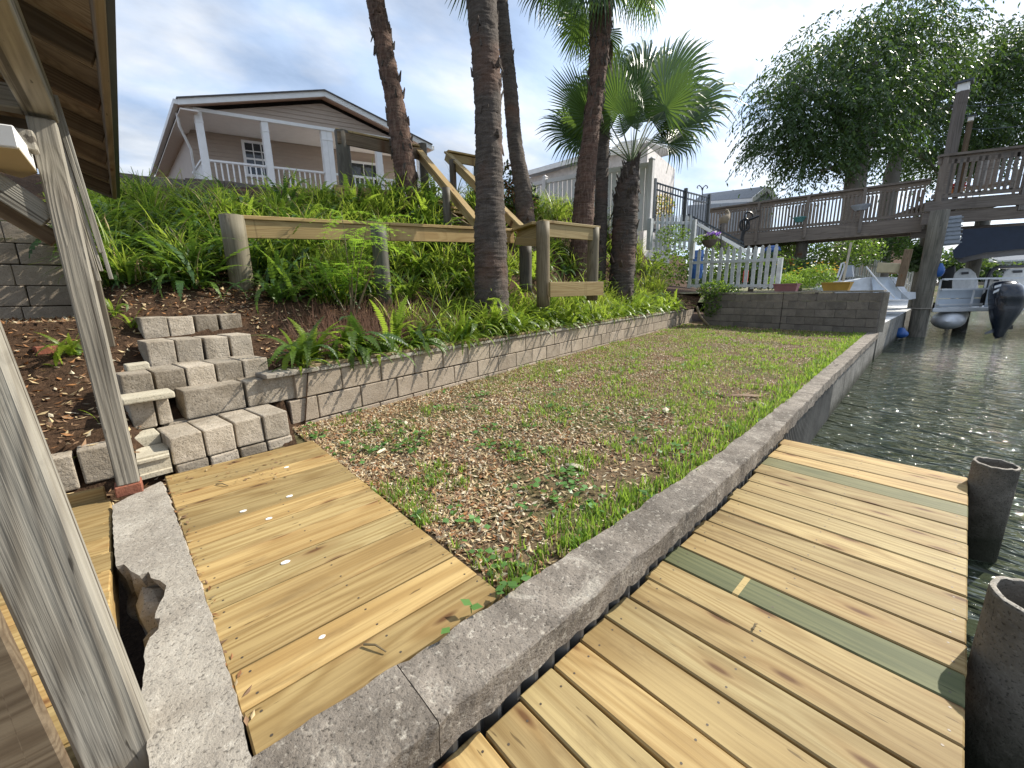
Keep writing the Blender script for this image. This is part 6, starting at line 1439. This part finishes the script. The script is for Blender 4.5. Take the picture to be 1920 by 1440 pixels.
# ------------------------------------------------------------------ the big trees on the right
k = NT('tree_bark'); v = k.vec((6,6,1.2)); k.col(k.mix(k.noise(v,2,5), (.13,.115,.10), (.26,.235,.20))); k.rough(.9); k.bump(k.noise(v,3,5),.8,.04); M['bark'] = k.m
def big_tree(name, label, trunkpx, d, limbs, blobs, n, size, strands=0, rng=frng):
    b = rp(*trunkpx[0][:2], d); o = thing(name, label, 'tree', Vector((b.x,b.y,1.1)), 'tall trees beyond the boat dock')
    m = MB(); pts_ = [rp(u,v,d) for u,v,_ in trunkpx]; pts_[0] = Vector((pts_[0].x,pts_[0].y,.9)); m.tube(pts_, [w*d/FPX/2 for _,_,w in trunkpx], 12); m.build('trunk', M['bark'], o, smooth=True)
    for L_p in limbs: m = MB(); m.tube([rp(u,v,d+dd) for u,v,dd,w in L_p], [w*d/FPX/2 for u,v,dd,w in L_p], 7); m.build('limb', M['bark'], o, smooth=True)
    B_l = []
    for (u,v,ru,rv,dd) in blobs: c = rp(u,v,d+dd); B_l.append((c.x,c.y,c.z,ru*d/FPX,ru*d/FPX,rv*d/FPX))
    leaf_cloud('crown', [M['tree_leaf'],M['tree_leaf2']], o, B_l, n, size, rng, asp=.34, hang=.9, fill=.15, wts=[.8,.2], clusters=max(40,n//110), sig=.58)
    if strands:                          # hanging sprays round the outline
        V=[];F=[];MI=[]
        for i in range(strands):
            bl = B_l[rng.integers(len(B_l))]; a = rng.uniform(0,6.283); el = rng.uniform(-1.0,.9); c = Vector((bl[0]+bl[3]*math.cos(a)*math.cos(el), bl[1]+bl[4]*math.sin(a)*math.cos(el), bl[2]+bl[5]*math.sin(el)))
            out = Vector((math.cos(a),math.sin(a),.25)); L_ = rng.uniform(.6,2.6); k_n = int(L_/.11)
            for j in range(k_n):
                t = j/k_n; q = c+out*L_*(t*.75)-Vector((0,0,L_*.75*t*t)); dirv = (out*(.75)-Vector((0,0,1.5*t))).normalized(); sdv = Vector((-dirv.y,dirv.x,rng.uniform(-.6,.6))).normalized()*(1 if j%2 else -1)
                dv_ = (dirv*.8+sdv*.7+Vector((0,0,-.5))).normalized()*size*rng.uniform(.7,1.3); w = dv_.cross(Vector((rng.normal(),rng.normal(),rng.normal()))).normalized()*size*.17; i0 = len(V)
                V += [tuple(q),tuple(q+dv_*.5+w),tuple(q+dv_),tuple(q+dv_*.5-w)]; F.append((i0,i0+1,i0+2,i0+3))
        m = MB(); m.add(V,F); tag(m.build('spray', M['tree_leaf'], o), kind='stuff')
    return o
big_tree('broadleaf_tree','tall dark tree with drooping foliage over the raised walkway', [(1602,420,34),(1604,340,34),(1610,290,33),(1618,220,24),(1640,120,14)], 24,
    [[(1612,280,0,26),(1560,200,-.5,14),(1490,160,-1,5)],[(1612,290,0,24),(1690,170,.5,14),(1730,90,1,5)],[(1612,240,0,16),(1580,120,1,9),(1570,60,1.5,4)],[(1606,300,0,10),(1540,320,-.5,4)]],
    [(1500,165,62,62,0),(1470,215,42,62,-.8),(1560,110,75,72,.5),(1545,235,88,60,-1),(1640,95,85,66,0),(1600,175,88,66,-1.5),(1700,55,80,52,.5),(1680,165,70,70,.8),(1590,270,66,40,-.8),(1530,290,46,36,-.6),(1650,245,60,45,1),(1455,255,26,34,-.5),(1725,110,62,66,1)], 27000, .25, 1500)
big_tree('broadleaf_tree','second tall tree spreading above the boat dock deck at the edge of the picture', [(1668,420,26),(1672,330,24),(1690,260,20),(1730,190,14),(1790,150,8)], 27,
    [[(1700,240,0,16),(1800,190,0,10),(1900,150,0,5)],[(1690,270,0,12),(1740,300,.3,6),(1760,330,.3,3)]],
    [(1780,185,75,70,0),(1850,150,75,78,.5),(1915,190,80,100,0),(1800,265,80,55,-.5),(1890,260,75,55,0),(1975,140,90,110,0),(1745,255,48,62,.8),(1840,95,46,40,.5),(1905,85,55,55,.3)], 23000, .28, 800)
big_tree('broadleaf_tree','slender leaning tree trunk with sparse leaves beyond the deck railing', [(1762,420,20),(1768,350,18),(1775,300,14),(1790,260,8)], 30, [], [(1760,300,50,34,0),(1830,285,60,30,0)], 4000, .26, 60)
# vine spilling over the end of the block wall
p = rp(1338,560,11.9); vn = thing('creeping_vine', 'tangled vine spilling over the far end of the retaining wall', 'vine', p)
leaf_cloud('foliage', [M['fern_b'],M['fern_c'],M['grass_a']], vn, [(p.x,p.y,p.z+.25,.35,.5,.3),(p.x-.1,p.y,p.z-.15,.2,.3,.4),(p.x+.2,p.y-.35,p.z+.1,.25,.4,.3)], 2200, .075, frng, asp=.4, hang=.5)
m = MB(); m.tube([rp(1306,575,11.4),rp(1312,592,11.35),rp(1322,604,11.3),rp(1328,610,11.3)], .035, 6); m.build('stem', M['stem'], vn)

# ------------------------------------------------------------------ far shore across the canal
m = MB(); m.add([(62,-60,-.5),(62,40,-.5),(66,40,1.2),(66,-60,1.2),(300,-200,3),(300,200,3)],[(0,1,2,3),(3,2,5,4)]); tag(m.build('far_shore', M['yard']), kind='structure')
fs_ = np.random.default_rng(5); farb = []
for i in range(26):
    y = -40+i*3.4; c = Vector((71+fs_.uniform(-2,4), y, 1.0)); h = fs_.uniform(2.5,5.0); farb += [(c.x,c.y,c.z+h*.55,2.4,2.6,h*.5),(c.x+.5,c.y+1,c.z+h*.35,2,2,h*.35)]
o = leaf_cloud('far_woods', G1, None, farb, 22000, .55, fs_); o['kind'] = 'stuff'
fd = thing('far_dock', 'low weathered dock along the far canal bank behind the boat', 'dock', Vector((58,-2,0)))
board('deck', M['grey_wood'], fd, Vector((59,-30,1.35)), Vector((59,14,1.35)), 2.2, .3, bevel=0)
for i in range(12): p = Vector((58,-28+i*3.6,0)); pole('post', M['grey_wood'], fd, p-Vector((0,0,1.5)), p+Vector((0,0,2.0)), .18, 8)
gable_house('far_house','pale house on the far canal bank', Vector((75,2,4)), Vector((75,-9,4)), 7, 3.5, 1.6, M['white'], M['grey_roof'], win=4)
# ------------------------------------------------------------------ boathouse at the left
bh = thing('boathouse', 'old grey boathouse corner with open rafters and weathered posts', 'boathouse', Vector((-.3,2.2,0)))
XP = -.166
board('post', M['post_wood'], bh, Vector((-.177,1.145,.10)), Vector((-.286,1.145,1.95)), .106, .088, up=(0,1,0), bevel=.006)
board('post', M['grey_wood'], bh, Vector((XP,2.805,.232)), Vector((XP,2.805,1.92)), .088, .088, up=(0,1,0), bevel=.006)
board('post', M['creosote'], bh, Vector((-.150,3.26,.9)), Vector((-.150,3.26,1.34)), .07, .06, up=(0,1,0))
M['brick'] = m_concrete('red_brick', (.30,.115,.07), (.20,.075,.05), spots=(.38,.22,.15), spot=.3, stain=(.12,.07,.05), stain_amt=.5)
m = MB(); m.box((XP-.055,2.755,.175),(XP+.05,2.855,.232)); m.build('brick', M['brick'], bh, bevel=.005)
m = MB(); m.plate([(-.62,1.07,-.4),(-.206,1.07,-.4),(-.350,1.07,2.0),(-.76,1.07,2.0)],(0,.035,0)); m.build('side_board', M['brown_wood'], bh, bevel=.004)
board('beam', M['grey_wood'], bh, Vector((XP,.35,2.005)), Vector((XP,2.87,2.005)), .10, .135, bevel=.005)
board('tie_beam', M['grey_wood'], bh, Vector((-1.7,2.805,1.985)), Vector((XP-.052,2.805,1.985)), .08, .09); board('tie_beam', M['brown_wood'], bh, Vector((-1.7,2.98,1.93)), Vector((XP-.052,2.98,1.93)), .06, .05)
SL_ = .41
def ro(y): return -.013*(y-2.0)
def roofz(x): return 2.1+(.06-x)*SL_
ys = [.30,.87,1.45,2.02,2.585,3.146,3.725,4.299,4.87,5.42]
for y in ys: board('rafter', M['ply'] if y < 2.5 else M['brown_wood'], bh, Vector((.055+ro(y),y,roofz(.055)+.045)), Vector((-1.9+ro(y),y,roofz(-1.9)+.045)), .04, .09, up=(.38,0,.92), bevel=.003)
for i in range(4):
    y0, y1 = (.0,1.44,2.88,4.32)[i], (1.435,2.875,4.315,5.50)[i]; m = MB(); m.plate([(.075+ro(y0),y0,roofz(.075)+.095),(.075+ro(y1),y1,roofz(.075)+.095),(-1.95,y1,roofz(-1.95)+.095),(-1.95,y0,roofz(-1.95)+.095)],(0,0,.015)); m.build('sheathing', M['ply'], bh)
m = MB(); m.plate([(.112+ro(-.05),-.05,roofz(.112)+.113),(.112+ro(5.52),5.52,roofz(.112)+.113),(-2,5.52,roofz(-2)+.113),(-2,-.05,roofz(-2)+.113)],(0,0,.018)); m.build('roofing', M['roof'], bh)
board('fascia', M['ply'], bh, Vector((.072+ro(0),0,2.135)), Vector((.072+ro(5.46),5.46,2.135)), .03, .115); board('drip_edge', M['dark_metal'], bh, Vector((.101+ro(-.04),-.04,2.150)), Vector((.101+ro(5.5),5.5,2.150)), .022, .10, bevel=0)
board('barge_board', M['dark_wood'], bh, Vector((.08+ro(5.475),5.475,roofz(.08)+.05)), Vector((-1.9,5.475,roofz(-1.9)+.05)), .03, .12, up=(.38,0,.92))
board('brace', M['grey_wood'], bh, Vector((XP-.046,2.80,1.515)), Vector((-.92,2.80,2.18)), .04, .095, up=(.66,0,.75)); board('brace', M['brown_wood'], bh, Vector((XP-.046,2.86,1.43)), Vector((-1.0,2.86,2.1)), .035, .07, up=(.66,0,.75))
board('block', M['grey_wood'], bh, Vector((XP-.06,2.74,1.80)), Vector((XP-.06,2.66,1.80)), .07, .075)
for i in range(6):      # frayed ribbed board hanging behind the post
    x = -.130+i*.0155; zb = 1.30+random.uniform(-.05,.10)+(.05 if i < 2 else 0); board('frayed_strip', M['post_wood'] if i%2 else M['grey_wood'], bh, Vector((x-.012,3.02+.004*(i%2),zb)), Vector((x-.062,3.02+.004*(i%2),2.1)), .0165, .03, up=(0,1,0), bevel=.002)
for i in range(16): 
    y0 = .30+i*.157; board('floor_board', M['pine'], bh, Vector((-1.7,y0+.076,.150)), Vector((lerp(-.196,-.242,(y0-.9)/1.9)+random.uniform(-.004,.004),y0+.076,.150)), .150, .036)
board('edge_board', M['pine'], bh, Vector((-.205,.75,.09)), Vector((-.258,2.80,.09)), .03, .15)
board('back_board', M['pine'], bh, Vector((-1.7,2.86,.15)), Vector((-.262,2.86,.15)), .035, .14)
# white fixture under the beam
lb = thing('white_fixture', 'white box shaped fixture with a tan underside fixed near the boathouse post', 'fixture', Vector((-.3,2.65,1.7)))
q = [onz(u,v,1.70) for u,v in ((-90,268),(0,276),(36,280),(71,325),(40,334),(-60,305))]; m = MB(); m.plate(q,(0,0,.004)); m.build('underside', m_plain('tan_board', (.46,.38,.25), .7, 0, .03), lb)
m = MB(); m.plate([p+Vector((0,0,.0045)) for p in q],(0,0,.075)); m.build('housing', M['white'], lb, bevel=.004)
# block wall behind the boathouse
bw2 = thing('side_block_wall', 'stacked block wall behind the boathouse posts', 'wall', Vector((-.9,6.15,1.0)))
for c in range(6):
    for i in range(5):
        x = -.335-.40*(i+1)+(0.0 if c%2 else .0)+random.uniform(-.004,.004); 
        if c%2 == 0: x -= .06
        place('block', random.choice(full), bw2, Vector((x,6.1+c*.015+random.uniform(-.008,.008),.93+c*.196)), Matrix.Rotation(R(random.uniform(-.8,.8)),4,'Z'))
# low blocks and bricks in the mulch
for (x,y,z,l,lab) in ((-.60,3.02,.22,.235,'half buried grey block in the mulch left of the boathouse post'),(-.345,3.04,.235,.19,'grey block edging the mulch just behind the boathouse post')):
    me = blk_mesh(l,.12,.19,x*9); o = place('concrete_block', me, None, (x,y,z-.04), Matrix.Rotation(R(3),4,'Z')); tag(o, lab, 'block')
p = hit(90,662,2.6); m = MB(); m.box((-.06,-.04,0),(.05,.05,.055)); o = place('brick', m.mesh('brick', M['brick'], bevel=.004), None, (p.x,p.y,p.z-.005), Matrix.Rotation(.3,4,'Z')); tag(o,'red brick lying in the mulch beside the near boathouse post','brick')
# sticks on the bank
for (a, b, lab, r_) in (((195,395),(245,455),'pale bent stick lying on the fern bank behind the boathouse','.014'),((193,545),(240,575),'thin pale stick on the mulch behind the steps','.006'),((480,565),(498,520),'pale split stick leaning beside the round rail post','.010')):
    pa, pb_ = hit(*a,3.0), hit(*b,3.0); m = MB(); m.tube([pa+Vector((0,0,.03)),pa.lerp(pb_,.5)+Vector((0,0,.07)),pb_+Vector((0,0,.03))], float(r_), 6); tag(m.build('stick', M['dry1'], off=pa), lab, 'stick')
